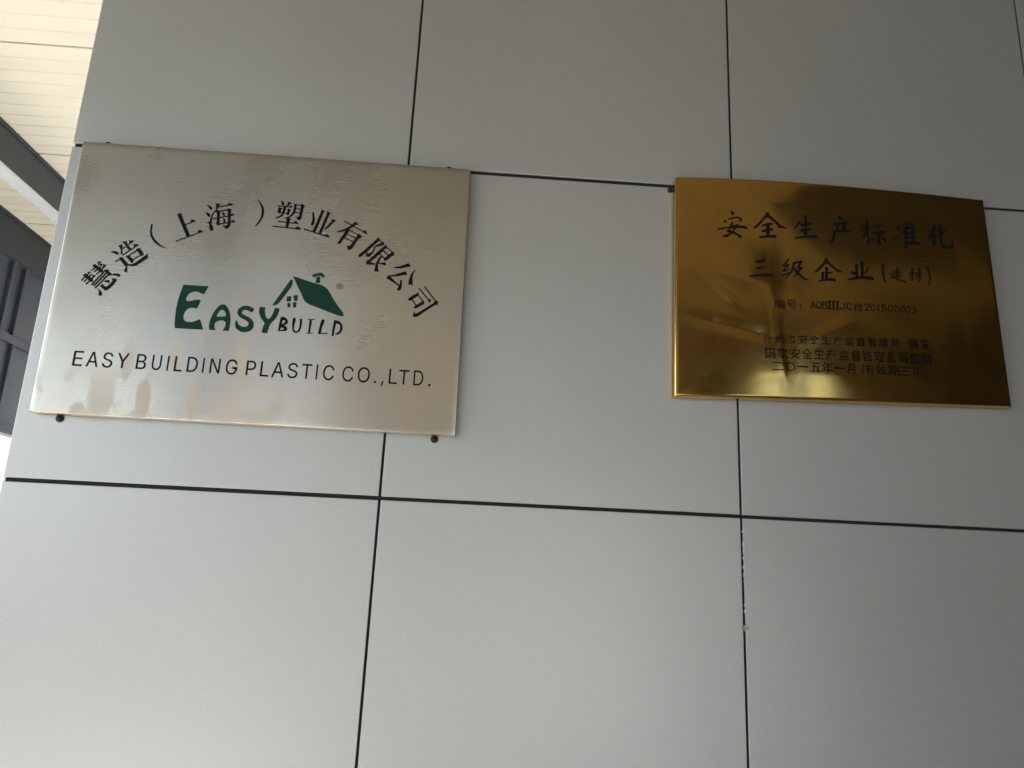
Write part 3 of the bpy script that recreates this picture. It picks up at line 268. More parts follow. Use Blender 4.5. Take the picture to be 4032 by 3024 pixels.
BRASS_SMALL = [[[[[178.66,171.47],[179.06,170.15],[181.03,170.83],[183.19,171.61],[185.43,172.41],[185.12,173.56],[182.74,172.77],[180.53,172.04]]],[[[179.13,178.54],[179.57,178.67],[180.5,178.82],[182.31,179.06],[181.5,
177.93],[180.82,177.04],[180.34,176.49],[179.76,175.85],[179.24,175.4],[178.78,175.18],[178.97,174.76],[179.15,174.29],[179.28,173.92],[179.94,174.17],[181.64,174.58],[185.27,175.32],[185.21,175.68],[185.17,176.11],
[185.16,176.51],[181.47,175.84],[183.02,177.71],[184.48,179.75],[185.83,181.87],[184.48,182.54],[184.07,181.8],[183.64,181.06],[183.2,180.34],[180.72,180.11],[181.96,181.94],[183.12,183.95],[184.12,186.05],[182.53,
186.53],[181.57,184.22],[180.53,182.24],[179.79,181.05],[179.38,180.47],[178.99,180.05],[178.62,179.84],[178.81,179.41],[179,178.93]]],[[[188.41,178.33],[188.41,169.06],[189.74,169.06],[189.74,173.18],[191.57,173.18],
[191.57,169.53],[192.7,169.53],[192.7,173.18],[194.27,173.18],[194.27,169.55],[195.4,169.55],[195.4,173.18],[197.04,173.18],[197.04,170.3],[197.01,170.19],[196.94,170.14],[196.81,170.11],[196.58,170.11],[196.23,170.12],
[195.77,170.13],[195.94,169.78],[196.07,169.4],[196.15,169.03],[196.86,169.05],[197.41,169.12],[197.85,169.25],[198.15,169.48],[198.3,169.83],[198.34,170.28],[198.34,178.35],[197.04,178.33]],[[191.57,177.14],[191.57,
174.3],[189.74,174.3],[189.74,177.14]],[[192.7,177.14],[194.27,177.14],[194.27,174.3],[192.7,174.3]],[[195.4,177.14],[197.04,177.14],[197.04,174.3],[195.4,174.3]]],[[[191.15,186.26],[191.51,185.68],[191.83,185.06],
[192.1,184.46],[186.93,184.46],[186.93,180.3],[186.81,177.01],[186.19,173.4],[184.72,170.03],[185.14,169.82],[185.63,169.52],[186.01,169.23],[187.55,172.7],[188.27,176.49],[188.46,179.98],[198.12,179.98],[198.12,184.46],
[193.9,184.46],[193.58,185.16],[193.17,185.92],[192.7,186.64]],[[188.46,183.23],[196.57,183.23],[196.57,181.18],[188.46,181.18]]],[[[203.98,187.67],[203.98,182.17],[217.27,182.17],[217.27,187.67]],[[205.56,186.3],[215.6,
186.3],[215.6,183.52],[205.56,183.52]]],[[[201.41,180.33],[201.41,178.92],[205.75,178.92],[205.3,177.63],[204.83,176.36],[204.36,175.25],[215.41,175.25],[215,173.27],[214.56,172],[214.06,171.32],[213.8,171.2],[213.48,
171.15],[213.05,171.14],[212.18,171.15],[210.9,171.2],[209.44,171.3],[209.7,170.83],[209.9,170.32],[209.99,169.83],[211.4,169.77],[212.64,169.75],[213.55,169.77],[214.28,169.83],[214.87,170],[215.39,170.32],[216.09,
171.31],[216.68,173.1],[217.2,175.94],[217.24,176.22],[217.27,176.51],[217.29,176.63],[206.72,176.63],[207.5,178.92],[219.75,178.92],[219.75,180.33]]],[[[226.13,177.5],[227.07,177.61],[227.77,177.89],[228.03,178.32],
[227.77,178.76],[227.07,179.05],[226.13,179.16],[225.19,179.05],[224.49,178.76],[224.22,178.32],[224.49,177.89],[225.19,177.61]]],[[[226.13,172.11],[227.07,172.21],[227.77,172.5],[228.03,172.94],[227.77,173.37],[227.07,
173.66],[226.13,173.76],[225.19,173.66],[224.49,173.37],[224.22,172.94],[224.49,172.5],[225.19,172.21]]],[[[243.46,173.53],[247.27,187.07],[248.81,187.07],[252.66,173.53],[251.26,173.53],[249.04,181.58],[248.89,182.12],
[248.73,182.73],[248.56,183.43],[248.37,184.24],[248.15,185.18],[247.9,186.26],[248.17,186.26],[247.93,185.17],[247.7,184.22],[247.51,183.4],[247.33,182.7],[247.18,182.09],[247.05,181.58],[244.87,173.53]],[[245.39,
177.31],[245.39,178.82],[250.74,178.82],[250.74,177.31]]],[[[258.84,178.39],[260.43,178.39],[261.76,176.49],[262.09,175.98],[264.08,173.09],[262.5,173.09],[261.2,175],[260.86,175.49]]],[[[259.36,174.14],[258.37,174.23],
[257.45,174.51],[256.62,174.96],[255.88,175.58],[255.25,176.35],[254.73,177.27],[254.34,178.33],[254.11,179.51],[254.04,180.82],[254.11,182.14],[254.34,183.32],[254.73,184.38],[255.25,185.31],[255.88,186.08],[256.62,
186.7],[257.45,187.16],[258.37,187.43],[259.36,187.52],[260.34,187.43],[261.25,187.16],[262.09,186.7],[262.83,186.08],[263.46,185.31],[263.97,184.38],[264.36,183.32],[264.59,182.14],[264.66,180.82],[264.59,179.51],
[264.36,178.33],[263.97,177.27],[263.46,176.35],[262.83,175.58],[262.09,174.96],[261.25,174.51],[260.34,174.23]],[[259.36,175.67],[260.04,175.74],[260.69,175.94],[261.29,176.26],[261.83,176.72],[262.29,177.3],[262.67,
178.01],[262.96,178.83],[263.13,179.77],[263.19,180.82],[263.13,181.88],[262.96,182.83],[262.67,183.65],[262.29,184.36],[261.83,184.94],[261.29,185.4],[260.69,185.73],[260.04,185.92],[259.36,185.99],[258.66,185.92],
[258.02,185.73],[257.41,185.4],[256.87,184.94],[256.41,184.35],[256.03,183.65],[255.75,182.82],[255.58,181.88],[255.52,180.82],[255.58,179.77],[255.75,178.84],[256.03,178.01],[256.41,177.31],[256.87,176.73],[257.41,
176.27],[258.02,175.94],[258.66,175.74]]],[[[266.07,174.13],[266.07,187.68],[270.73,187.68],[271.59,187.63],[272.34,187.47],[272.99,187.2],[273.54,186.84],[273.99,186.41],[274.33,185.9],[274.58,185.34],[274.73,184.73],
[274.78,184.09],[274.74,183.55],[274.65,183.07],[274.48,182.66],[274.26,182.3],[274,182],[273.7,181.75],[273.36,181.54],[273.01,181.37],[272.63,181.23],[272.63,181.11],[273.05,181.05],[273.47,180.9],[273.88,180.67],
[274.26,180.37],[274.6,179.99],[274.89,179.54],[275.11,179.02],[275.24,178.43],[275.29,177.76],[275.24,177.1],[275.08,176.48],[274.83,175.91],[274.47,175.4],[273.99,174.96],[273.4,174.61],[272.68,174.34],[271.84,174.18],
[270.87,174.13]],[[267.73,175.65],[270.83,175.65],[271.75,175.72],[272.48,175.92],[273.02,176.25],[273.38,176.69],[273.6,177.2],[273.68,177.77],[273.64,178.22],[273.53,178.63],[273.34,179.03],[273.09,179.38],[272.77,
179.68],[272.39,179.94],[271.96,180.13],[271.46,180.24],[270.92,180.28],[267.73,180.28]],[[267.73,181.73],[270.65,181.73],[271.12,181.76],[271.55,181.86],[271.95,182.02],[272.3,182.24],[272.6,182.51],[272.84,182.82],
[273.03,183.19],[273.14,183.6],[273.18,184.04],[273.11,184.61],[272.91,185.12],[272.57,185.55],[272.1,185.89],[271.47,186.09],[270.7,186.16],[267.73,186.16]]],[[[275.27,173.51],[296.56,173.51],[296.56,175.03],[275.27,
175.03]]],[[[275.27,188.2],[296.56,188.2],[296.56,189.72],[275.27,189.72]]],[[[277.57,175.06],[280.59,175.06],[280.59,188.17],[277.57,188.17]]],[[[284.41,175.06],[287.42,175.06],[287.42,188.17],[284.41,188.17]]],
[[[291.24,175.06],[294.26,175.06],[294.26,188.17],[291.24,188.17]]],[[[302.19,174.58],[301,174.7],[299.97,175.05],[299.1,175.63],[298.44,176.43],[298.04,177.43],[297.91,178.63],[297.91,179.36],[299.73,179.36],[299.73,
178.63],[299.8,177.86],[300.03,177.23],[300.4,176.74],[300.9,176.37],[301.49,176.16],[302.19,176.08],[302.87,176.16],[303.46,176.37],[303.95,176.74],[304.33,177.23],[304.55,177.86],[304.63,178.63],[304.63,188.29],
[306.44,188.29],[306.44,178.63],[306.31,177.43],[305.92,176.43],[305.25,175.63],[304.39,175.05],[303.36,174.7]]],[[[314.49,175.07],[313.52,175.17],[312.62,175.44],[311.79,175.9],[311.06,176.53],[310.45,177.31],[309.94,
178.25],[309.56,179.32],[309.34,180.52],[309.26,181.85],[309.34,183.19],[309.56,184.39],[309.94,185.47],[310.45,186.41],[311.06,187.19],[311.79,187.82],[312.62,188.28],[313.52,188.56],[314.49,188.65],[315.07,188.62],
[315.63,188.52],[316.17,188.36],[316.68,188.13],[317.15,187.84],[317.59,187.5],[317.99,187.09],[318.34,186.63],[318.65,186.12],[318.9,185.57],[319.09,184.96],[319.22,184.3],[317.74,184.3],[317.63,184.74],[317.48,185.14],
[317.3,185.5],[317.08,185.83],[316.84,186.12],[316.56,186.38],[316.26,186.6],[315.94,186.78],[315.59,186.92],[315.24,187.02],[314.87,187.08],[314.49,187.1],[313.8,187.03],[313.15,186.82],[312.56,186.48],[312.03,186.02],
[311.58,185.42],[311.21,184.71],[310.94,183.87],[310.77,182.92],[310.72,181.85],[310.77,180.79],[310.94,179.84],[311.21,179.01],[311.59,178.29],[312.04,177.7],[312.57,177.23],[313.16,176.9],[313.8,176.69],[314.49,
176.63],[314.87,176.65],[315.24,176.71],[315.59,176.81],[315.94,176.95],[316.26,177.13],[316.56,177.35],[316.84,177.6],[317.08,177.89],[317.3,178.22],[317.48,178.59],[317.63,178.99],[317.74,179.42],[319.22,179.42],
[319.09,178.77],[318.9,178.16],[318.65,177.61],[318.35,177.1],[318,176.64],[317.6,176.24],[317.16,175.89],[316.69,175.6],[316.18,175.37],[315.64,175.21],[315.08,175.11]]],[[[324.22,181.43],[324.22,173.49],[325.66,
173.49],[325.66,174.51],[334.91,174.51],[334.91,173.53],[336.43,173.53],[336.43,181.43]],[[325.66,175.89],[325.66,180.08],[334.91,180.08],[334.91,175.89]]],[[[323.21,183.02],[324.43,183.25],[328,183.5],[336.03,183.93],
[336.48,183.36],[336.86,182.81],[337.19,182.31],[338.41,183.17],[337.06,184.95],[335.25,186.9],[333.33,188.7],[332.2,187.94],[333.14,187.08],[334.08,186.14],[334.98,185.17],[325.2,184.72],[326.89,186.39],[328.55,188.26],
[330.13,190.29],[328.7,190.91],[327.05,188.62],[325.41,186.69],[324.29,185.53],[323.69,184.99],[323.18,184.61],[322.73,184.42],[322.91,183.96],[323.09,183.43]]],[[[342.35,175.73],[342.35,176.98],[346.98,181.76],[347.48,
182.28],[347.91,182.75],[348.29,183.17],[348.6,183.58],[348.86,183.97],[349.06,184.34],[349.21,184.72],[349.29,185.11],[349.32,185.53],[349.28,185.98],[349.17,186.4],[348.98,186.77],[348.72,187.09],[348.41,187.36],
[348.04,187.57],[347.63,187.72],[347.18,187.82],[346.69,187.85],[346.18,187.81],[345.72,187.71],[345.3,187.53],[344.94,187.29],[344.63,186.99],[344.39,186.63],[344.21,186.23],[344.1,185.77],[344.07,185.27],[342.4,
185.27],[342.46,186.05],[342.65,186.75],[342.96,187.39],[343.38,187.96],[343.9,188.43],[344.51,188.81],[345.19,189.1],[345.93,189.27],[346.73,189.32],[347.53,189.27],[348.26,189.1],[348.93,188.82],[349.52,188.45],
[350.02,188],[350.43,187.47],[350.73,186.88],[350.91,186.24],[350.97,185.55],[350.94,185.06],[350.85,184.58],[350.7,184.11],[350.47,183.63],[350.15,183.11],[349.75,182.55],[349.24,181.94],[348.61,181.24],[347.87,180.47],
[344.76,177.32],[344.76,177.23],[351.2,177.23],[351.2,175.73]]],[[[357.38,175.98],[356.56,176.07],[355.83,176.34],[355.17,176.79],[354.61,177.4],[354.15,178.18],[353.78,179.11],[353.52,180.19],[353.36,181.41],[353.31,
182.77],[353.36,184.13],[353.52,185.36],[353.79,186.44],[354.16,187.38],[354.63,188.15],[355.19,188.77],[355.83,189.22],[356.57,189.49],[357.38,189.58],[358.19,189.49],[358.92,189.22],[359.57,188.77],[360.13,188.15],
[360.59,187.38],[360.96,186.44],[361.23,185.36],[361.39,184.13],[361.44,182.77],[361.39,181.41],[361.23,180.19],[360.97,179.11],[360.6,178.18],[360.14,177.4],[359.58,176.79],[358.93,176.34],[358.2,176.07]],[[357.38,
177.45],[357.92,177.52],[358.4,177.73],[358.82,178.08],[359.19,178.56],[359.49,179.17],[359.73,179.9],[359.91,180.75],[360.01,181.71],[360.04,182.77],[360.01,183.85],[359.91,184.81],[359.73,185.66],[359.49,186.39],
[359.19,187],[358.82,187.49],[358.4,187.84],[357.92,188.05],[357.38,188.12],[356.84,188.05],[356.35,187.84],[355.93,187.49],[355.56,187],[355.26,186.39],[355.02,185.66],[354.84,184.81],[354.74,183.85],[354.71,182.77],
[354.74,181.71],[354.84,180.75],[355.02,179.9],[355.26,179.17],[355.56,178.56],[355.93,178.08],[356.35,177.73],[356.84,177.52]]],[[[365.4,176.38],[365.4,177.76],[370.4,177.76],[370.4,176.38]]],[[[368.57,189.24],[368.57,
176.38],[367.56,176.38],[367.56,187.71],[367.51,187.71],[365.55,185.43],[365.55,187.17],[367.34,189.24]]],[[[378.11,176.61],[377.35,176.66],[376.65,176.81],[376.01,177.05],[375.43,177.38],[374.93,177.77],[374.53,178.24],
[374.21,178.77],[374.01,179.34],[373.93,179.96],[375.55,179.96],[375.62,179.6],[375.75,179.26],[375.95,178.95],[376.21,178.67],[376.52,178.44],[376.87,178.25],[377.26,178.11],[377.67,178.02],[378.11,177.99],[378.62,
178.04],[379.1,178.15],[379.54,178.35],[379.93,178.61],[380.25,178.94],[380.52,179.32],[380.72,179.75],[380.83,180.22],[380.87,180.73],[380.83,181.25],[380.71,181.73],[380.51,182.17],[380.23,182.56],[379.89,182.9],
[379.5,183.17],[379.05,183.37],[378.56,183.49],[378.02,183.53],[377.58,183.51],[377.15,183.44],[376.72,183.32],[376.32,183.17],[375.98,182.99],[375.7,182.77],[374.12,182.94],[374.86,189.18],[381.87,189.18],[381.87,
187.8],[376.28,187.8],[375.85,184.13],[375.91,184.13],[376.22,184.35],[376.58,184.54],[376.98,184.7],[377.41,184.82],[377.86,184.89],[378.32,184.91],[378.91,184.88],[379.47,184.78],[379.99,184.6],[380.48,184.37],[380.92,
184.08],[381.32,183.74],[381.67,183.34],[381.96,182.9],[382.2,182.41],[382.37,181.9],[382.47,181.34],[382.51,180.76],[382.45,179.99],[382.25,179.28],[381.94,178.62],[381.51,178.04],[380.99,177.55],[380.38,177.15],
[379.68,176.85],[378.93,176.67]]],[[[389.41,176.61],[388.59,176.69],[387.85,176.94],[387.2,177.37],[386.64,177.95],[386.17,178.68],[385.8,179.57],[385.54,180.59],[385.38,181.75],[385.32,183.03],[385.38,184.32],[385.54,
185.48],[385.81,186.5],[386.18,187.39],[386.65,188.13],[387.21,188.72],[387.86,189.14],[388.59,189.4],[389.41,189.48],[390.22,189.4],[390.96,189.14],[391.61,188.72],[392.17,188.13],[392.63,187.39],[393,186.5],[393.27,
185.48],[393.43,184.32],[393.48,183.03],[393.43,181.75],[393.27,180.59],[393.01,179.57],[392.64,178.68],[392.17,177.95],[391.61,177.37],[390.96,176.94],[390.23,176.69]],[[389.41,177.99],[389.95,178.06],[390.43,178.26],
[390.86,178.59],[391.22,179.05],[391.53,179.62],[391.77,180.32],[391.94,181.12],[392.05,182.03],[392.08,183.03],[392.05,184.05],[391.94,184.96],[391.77,185.77],[391.53,186.46],[391.22,187.04],[390.86,187.5],[390.43,
187.83],[389.95,188.03],[389.41,188.1],[388.86,188.03],[388.38,187.83],[387.95,187.5],[387.59,187.04],[387.29,186.46],[387.04,185.77],[386.87,184.96],[386.76,184.05],[386.73,183.03],[386.76,182.03],[386.87,181.12],
[387.04,180.32],[387.29,179.62],[387.59,179.05],[387.95,178.59],[388.38,178.26],[388.86,178.06]]],[[[400.81,176.76],[399.99,176.85],[399.25,177.1],[398.6,177.52],[398.04,178.09],[397.57,178.82],[397.21,179.69],[396.94,
180.7],[396.78,181.85],[396.73,183.12],[396.78,184.39],[396.94,185.54],[397.21,186.55],[397.58,187.43],[398.05,188.16],[398.61,188.74],[399.26,189.16],[400,189.41],[400.81,189.49],[401.63,189.41],[402.36,189.16],[403.01,
188.74],[403.57,188.16],[404.04,187.43],[404.41,186.55],[404.68,185.54],[404.84,184.39],[404.89,183.12],[404.84,181.85],[404.68,180.7],[404.41,179.69],[404.04,178.82],[403.58,178.09],[403.02,177.52],[402.37,177.1],
[401.63,176.85]],[[400.81,178.14],[401.35,178.2],[401.84,178.4],[402.26,178.73],[402.63,179.18],[402.93,179.75],[403.17,180.43],[403.35,181.23],[403.45,182.12],[403.49,183.12],[403.45,184.13],[403.35,185.03],[403.17,
185.83],[402.93,186.51],[402.63,187.08],[402.26,187.53],[401.84,187.86],[401.35,188.06],[400.81,188.13],[400.27,188.06],[399.78,187.86],[399.36,187.53],[398.99,187.08],[398.69,186.51],[398.45,185.83],[398.27,185.03],
[398.16,184.13],[398.13,183.12],[398.16,182.12],[398.27,181.23],[398.45,180.43],[398.69,179.75],[398.99,179.18],[399.36,178.73],[399.78,178.4],[400.27,178.2]]],[[[411.51,176.87],[410.69,176.96],[409.96,177.21],[409.3,
177.63],[408.74,178.2],[408.27,178.93],[407.9,179.8],[407.64,180.82],[407.48,181.96],[407.42,183.23],[407.48,184.5],[407.64,185.65],[407.91,186.66],[408.28,187.54],[408.75,188.27],[409.31,188.85],[409.96,189.27],[410.7,
189.52],[411.51,189.61],[412.33,189.52],[413.06,189.27],[413.72,188.85],[414.28,188.27],[414.74,187.54],[415.11,186.66],[415.38,185.65],[415.54,184.5],[415.6,183.23],[415.54,181.96],[415.38,180.82],[415.12,179.8],
[414.75,178.93],[414.28,178.2],[413.72,177.63],[413.07,177.21],[412.34,176.96]],[[411.51,178.25],[412.05,178.31],[412.54,178.51],[412.97,178.84],[413.33,179.29],[413.64,179.86],[413.88,180.54],[414.05,181.34],[414.16,
182.23],[414.19,183.23],[414.16,184.24],[414.05,185.14],[413.88,185.94],[413.64,186.62],[413.33,187.19],[412.97,187.65],[412.54,187.98],[412.05,188.18],[411.51,188.24],[410.97,188.18],[410.49,187.98],[410.06,187.65],
[409.69,187.19],[409.39,186.62],[409.15,185.94],[408.97,185.14],[408.86,184.24],[408.83,183.23],[408.86,182.23],[408.97,181.34],[409.15,180.54],[409.39,179.86],[409.69,179.29],[410.06,178.84],[410.49,178.51],[410.97,
178.31]]],[[[421.5,176.79],[420.68,176.87],[419.94,177.13],[419.29,177.55],[418.72,178.13],[418.26,178.87],[417.89,179.75],[417.62,180.78],[417.46,181.93],[417.41,183.22],[417.46,184.51],[417.62,185.67],[417.89,186.7],
[418.27,187.58],[418.74,188.32],[419.3,188.91],[419.95,189.33],[420.68,189.59],[421.5,189.67],[422.32,189.59],[423.05,189.33],[423.7,188.91],[424.26,188.32],[424.73,187.58],[425.1,186.7],[425.37,185.67],[425.53,184.51],
[425.59,183.22],[425.53,181.93],[425.37,180.78],[425.11,179.75],[424.74,178.87],[424.27,178.13],[423.71,177.55],[423.06,177.13],[422.32,176.87]],[[421.5,178.18],[422.04,178.24],[422.53,178.44],[422.95,178.77],[423.32,
179.23],[423.63,179.81],[423.87,180.5],[424.04,181.31],[424.15,182.21],[424.18,183.22],[424.15,184.24],[424.04,185.15],[423.87,185.96],[423.63,186.65],[423.32,187.23],[422.95,187.69],[422.53,188.03],[422.04,188.23],
[421.5,188.29],[420.96,188.23],[420.47,188.03],[420.04,187.69],[419.68,187.23],[419.37,186.65],[419.13,185.96],[418.95,185.15],[418.85,184.24],[418.81,183.22],[418.85,182.21],[418.95,181.31],[419.13,180.5],[419.37,
179.81],[419.68,179.23],[420.04,178.77],[420.47,178.44],[420.96,178.24]]],[[[432.68,176.49],[431.94,176.53],[431.24,176.68],[430.58,176.91],[429.99,177.24],[429.47,177.65],[429.04,178.15],[428.71,178.72],[428.49,179.36],
[428.39,180.07],[430.01,180.07],[430.08,179.64],[430.22,179.25],[430.43,178.92],[430.7,178.62],[431.02,178.38],[431.39,178.19],[431.8,178.06],[432.23,177.98],[432.7,177.95],[433.2,177.98],[433.67,178.08],[434.1,178.23],
[434.48,178.45],[434.81,178.73],[435.07,179.07],[435.27,179.46],[435.39,179.9],[435.43,180.41],[435.4,180.88],[435.29,181.32],[435.11,181.73],[434.85,182.11],[434.51,182.44],[434.09,182.7],[433.58,182.9],[432.97,183.03],
[432.27,183.06],[431.18,183.06],[431.18,184.4],[434.41,188.26],[434.41,188.35],[429.03,188.35],[429.03,189.82],[436.5,189.82],[436.5,188.58],[432.52,183.86],[432.52,184.13],[433.41,184.16],[434.21,184.05],[434.92,183.8],
[435.53,183.43],[436.05,182.97],[436.46,182.42],[436.77,181.79],[436.95,181.12],[437.01,180.41],[436.95,179.67],[436.76,178.99],[436.45,178.37],[436.03,177.82],[435.53,177.36],[434.92,176.99],[434.25,176.71],[433.5,
176.54]]]],[[[[158.79,111.26],[158.79,104.44],[160.05,104.44],[160.05,105.32],[168.06,105.32],[168.06,104.48],[169.38,104.48],[169.38,111.26]],[[160.05,106.5],[160.05,110.1],[168.06,110.1],[168.06,106.5]]],[[[157.92,
112.63],[158.98,112.82],[162.07,113.03],[169.03,113.4],[169.42,112.91],[169.75,112.45],[170.04,112.01],[171.09,112.76],[169.93,114.28],[168.36,115.95],[166.69,117.5],[165.71,116.85],[166.52,116.11],[167.34,115.3],
[168.12,114.47],[159.65,114.08],[161.11,115.52],[162.55,117.12],[163.92,118.86],[162.68,119.4],[161.25,117.43],[159.82,115.77],[158.86,114.78],[158.34,114.31],[157.9,113.99],[157.51,113.83],[157.66,113.43],[157.81,
112.98]]],[[[180.71,120.65],[180.71,115.3],[180.52,112.07],[179.59,108.91],[177.4,106.07],[177.75,105.79],[178.11,105.43],[178.39,105.09],[180.82,108.2],[181.87,111.7],[182.09,115.3],[182.09,120.65]]],[[[185.98,120.27],
[185.98,106.25],[187.34,106.25],[187.34,120.27]]],[[[191.46,120.7],[191.46,105.26],[192.84,105.26],[192.84,120.7]]],[[[178.65,116.68],[178.25,115.09],[177.66,113.5],[176.9,112.12],[178.1,111.64],[178.84,113.06],[179.4,
114.73],[179.82,116.37]]],[[[182.53,116.01],[183.14,114.49],[183.64,112.94],[183.93,111.62],[185.14,112.1],[184.83,113.4],[184.31,114.91],[183.67,116.4]]],[[[187.74,116.07],[188.57,114.6],[189.28,113.07],[189.75,111.75],
[190.91,112.33],[190.42,113.63],[189.68,115.12],[188.81,116.56]]],[[[204.45,121.24],[204.89,120.49],[205.32,119.68],[205.66,118.93],[197.87,118.93],[197.87,117.66],[205.27,117.66],[205.27,115.28],[199.63,115.28],[199.63,
107.45],[200.99,107.45],[200.99,114.01],[205.27,114.01],[205.27,105.46],[206.66,105.46],[206.66,114.01],[211.21,114.01],[211.21,109.13],[211.17,108.93],[211.04,108.82],[210.79,108.78],[210.24,108.77],[209.3,108.78],
[208.14,108.81],[208.33,108.39],[208.5,107.94],[208.61,107.52],[209.99,107.53],[211.05,107.59],[211.83,107.75],[212.29,108.03],[212.54,108.47],[212.6,109.11],[212.6,115.28],[206.66,115.28],[206.66,117.66],[214.22,
117.66],[214.22,118.93],[206.94,118.93],[207.21,119.02],[206.83,119.83],[206.32,120.75],[205.77,121.64]]],[[[224.93,121.81],[225.21,121.26],[225.49,120.68],[225.76,120.12],[219.29,120.12],[219.29,116.61],[220.61,116.61],
[220.61,118.89],[232.22,118.89],[232.22,116.61],[233.61,116.61],[233.61,120.12],[227.3,120.12],[226.99,120.76],[226.64,121.47],[226.28,122.14]]],[[[222.91,114.12],[222.27,113.15],[221.64,112.24],[221.05,111.45],[222.54,
110.93],[224.1,110.36],[225.67,109.75],[223.8,108.76],[221.61,108],[219.1,107.43],[219.41,107.08],[219.71,106.64],[219.94,106.26],[222.64,106.97],[225.03,107.92],[227.08,109.17],[229.21,108.2],[231.1,107.24],[232.62,
106.33],[233.71,107.45],[232.16,108.33],[230.28,109.24],[228.18,110.15],[229.17,111.29],[230.01,112.61],[230.69,114.12],[234.08,114.12],[234.08,115.35],[225.21,115.35],[225.67,116.21],[226.1,117.06],[226.48,117.89],
[225.05,118.17],[224.65,117.26],[224.18,116.32],[223.65,115.35],[218.87,115.35],[218.87,114.12]],[[229.18,114.12],[228.56,112.81],[227.79,111.67],[226.86,110.67],[225.59,111.15],[224.34,111.6],[223.1,112.01],[223.55,
112.67],[224.02,113.37],[224.49,114.12]]],[[[247.59,122.68],[245.53,120.07],[242.87,117.79],[239.91,116.04],[240.23,115.73],[240.54,115.36],[240.77,115],[241.42,115.36],[242.08,115.75],[242.72,116.16],[242.72,115.05],
[247.06,115.05],[247.06,112.39],[242.82,112.39],[242.82,111.25],[247.06,111.25],[247.06,108.43],[240.73,108.43],[240.73,107.27],[254.75,107.27],[254.75,108.43],[248.34,108.43],[248.34,111.25],[252.78,111.25],[252.78,
112.39],[248.34,112.39],[248.34,115.05],[252.78,115.05],[252.78,116.18],[253.41,115.75],[254.04,115.33],[254.69,114.93],[254.92,115.32],[255.22,115.7],[255.54,116.01],[252.95,117.59],[250.56,119.47],[248.39,121.71],
[248.67,122.15]],[[242.77,116.19],[244.58,117.55],[246.24,119.09],[247.7,120.77],[249.3,119.04],[250.98,117.54],[252.75,116.19]]],[[[263.67,122.89],[262.89,120.51],[261.86,118.35],[260.59,116.58],[260.97,116.36],[261.38,
116.08],[261.71,115.82],[262.32,116.65],[262.9,117.59],[263.45,118.62],[267.39,118.62],[267.39,114.86],[262.44,114.86],[262.44,113.64],[267.39,113.64],[267.39,109.3],[260.61,109.3],[260.61,108.06],[275.47,108.06],
[275.47,109.3],[268.69,109.3],[268.69,113.64],[274.07,113.64],[274.07,114.86],[268.69,114.86],[268.69,118.62],[274.67,118.62],[274.67,119.87],[268.69,119.87],[268.69,123.17],[267.39,123.17],[267.39,119.87],[264,119.87],
[264.35,120.76],[264.66,121.67],[264.93,122.61]]],[[[284.93,120.1],[285.51,119.34],[286.05,118.53],[286.42,117.83],[287.62,118.31],[287.22,119],[286.66,119.79],[286.07,120.52]]],[[[292.41,120.45],[292.01,119.57],[291.5,
118.63],[290.97,117.8],[282.48,117.8],[282.48,115.66],[282.39,113.83],[281.95,111.85],[280.92,110],[281.29,109.78],[281.7,109.48],[282.01,109.2],[283.18,111.27],[283.72,113.55],[283.85,115.63],[283.85,116.64],[296.61,
116.64],[296.61,117.8],[292.3,117.8],[292.82,118.49],[293.34,119.25],[293.83,120.01]]],[[[287.77,123.36],[288.17,122.86],[288.55,122.31],[288.85,121.79],[282.24,121.79],[282.24,120.66],[296.15,120.66],[296.15,121.79],
[290.36,121.79],[290.41,121.8],[290.08,122.4],[289.61,123.06],[289.09,123.67]]],[[[312.34,118.49],[313.65,117.58],[314.92,116.61],[315.88,115.73],[316.94,116.48],[315.94,117.34],[314.66,118.28],[313.35,119.14]]],
[[[306.74,123.68],[306.74,115.86],[308.07,115.86],[308.07,123.68]]],[[[303.27,123.13],[303.27,116.38],[304.56,116.38],[304.56,123.13]]],[[[312.02,123.7],[311.22,121.35],[310.11,119.24],[308.72,117.53],[309.1,117.3],
[309.5,117.03],[309.81,116.8],[310.66,117.81],[311.43,118.99],[312.13,120.29],[317.82,120.29],[317.82,121.41],[312.62,121.41],[312.88,122.08],[313.11,122.77],[313.31,123.47]]],[[[303.96,114.87],[303.96,110.17],[301.95,
110.17],[301.95,109.05],[318.05,109.05],[318.05,110.17],[316.14,110.17],[316.14,114.87]],[[305.2,110.17],[305.2,113.8],[307.57,113.8],[307.57,110.17]],[[308.81,110.17],[308.81,113.8],[311.21,113.8],[311.21,110.17]],
[[312.43,110.17],[312.43,113.8],[314.85,113.8],[314.85,110.17]]],[[[323.95,120.25],[323.53,119.32],[322.99,118.45],[322.36,117.69],[322.67,117.51],[323,117.29],[323.28,117.08],[323.92,117.93],[324.52,118.93],[325.01,
119.99]]],[[[327.78,119.83],[328.38,119.13],[328.92,118.38],[329.31,117.71],[330.28,118.22],[329.88,118.87],[329.34,119.6],[328.73,120.28]]],[[[324.63,116.63],[324.63,108.87],[325.89,108.87],[325.89,109.43],[334.47,
109.43],[334.47,108.9],[335.75,108.9],[335.75,116.63]],[[325.89,113.61],[334.47,113.61],[334.47,112.46],[325.89,112.46]],[[325.89,114.47],[325.89,115.61],[334.47,115.61],[334.47,114.47]],[[325.89,111.6],[334.47,111.6],
[334.47,110.43],[325.89,110.43]]],[[[330.44,124.15],[330.44,123.09],[331.07,123.09],[330.9,123.03],[331.5,121.76],[332.23,120.59],[333.08,119.51],[332.11,118.83],[331.06,118.26],[329.98,117.83],[330.24,117.55],[330.5,
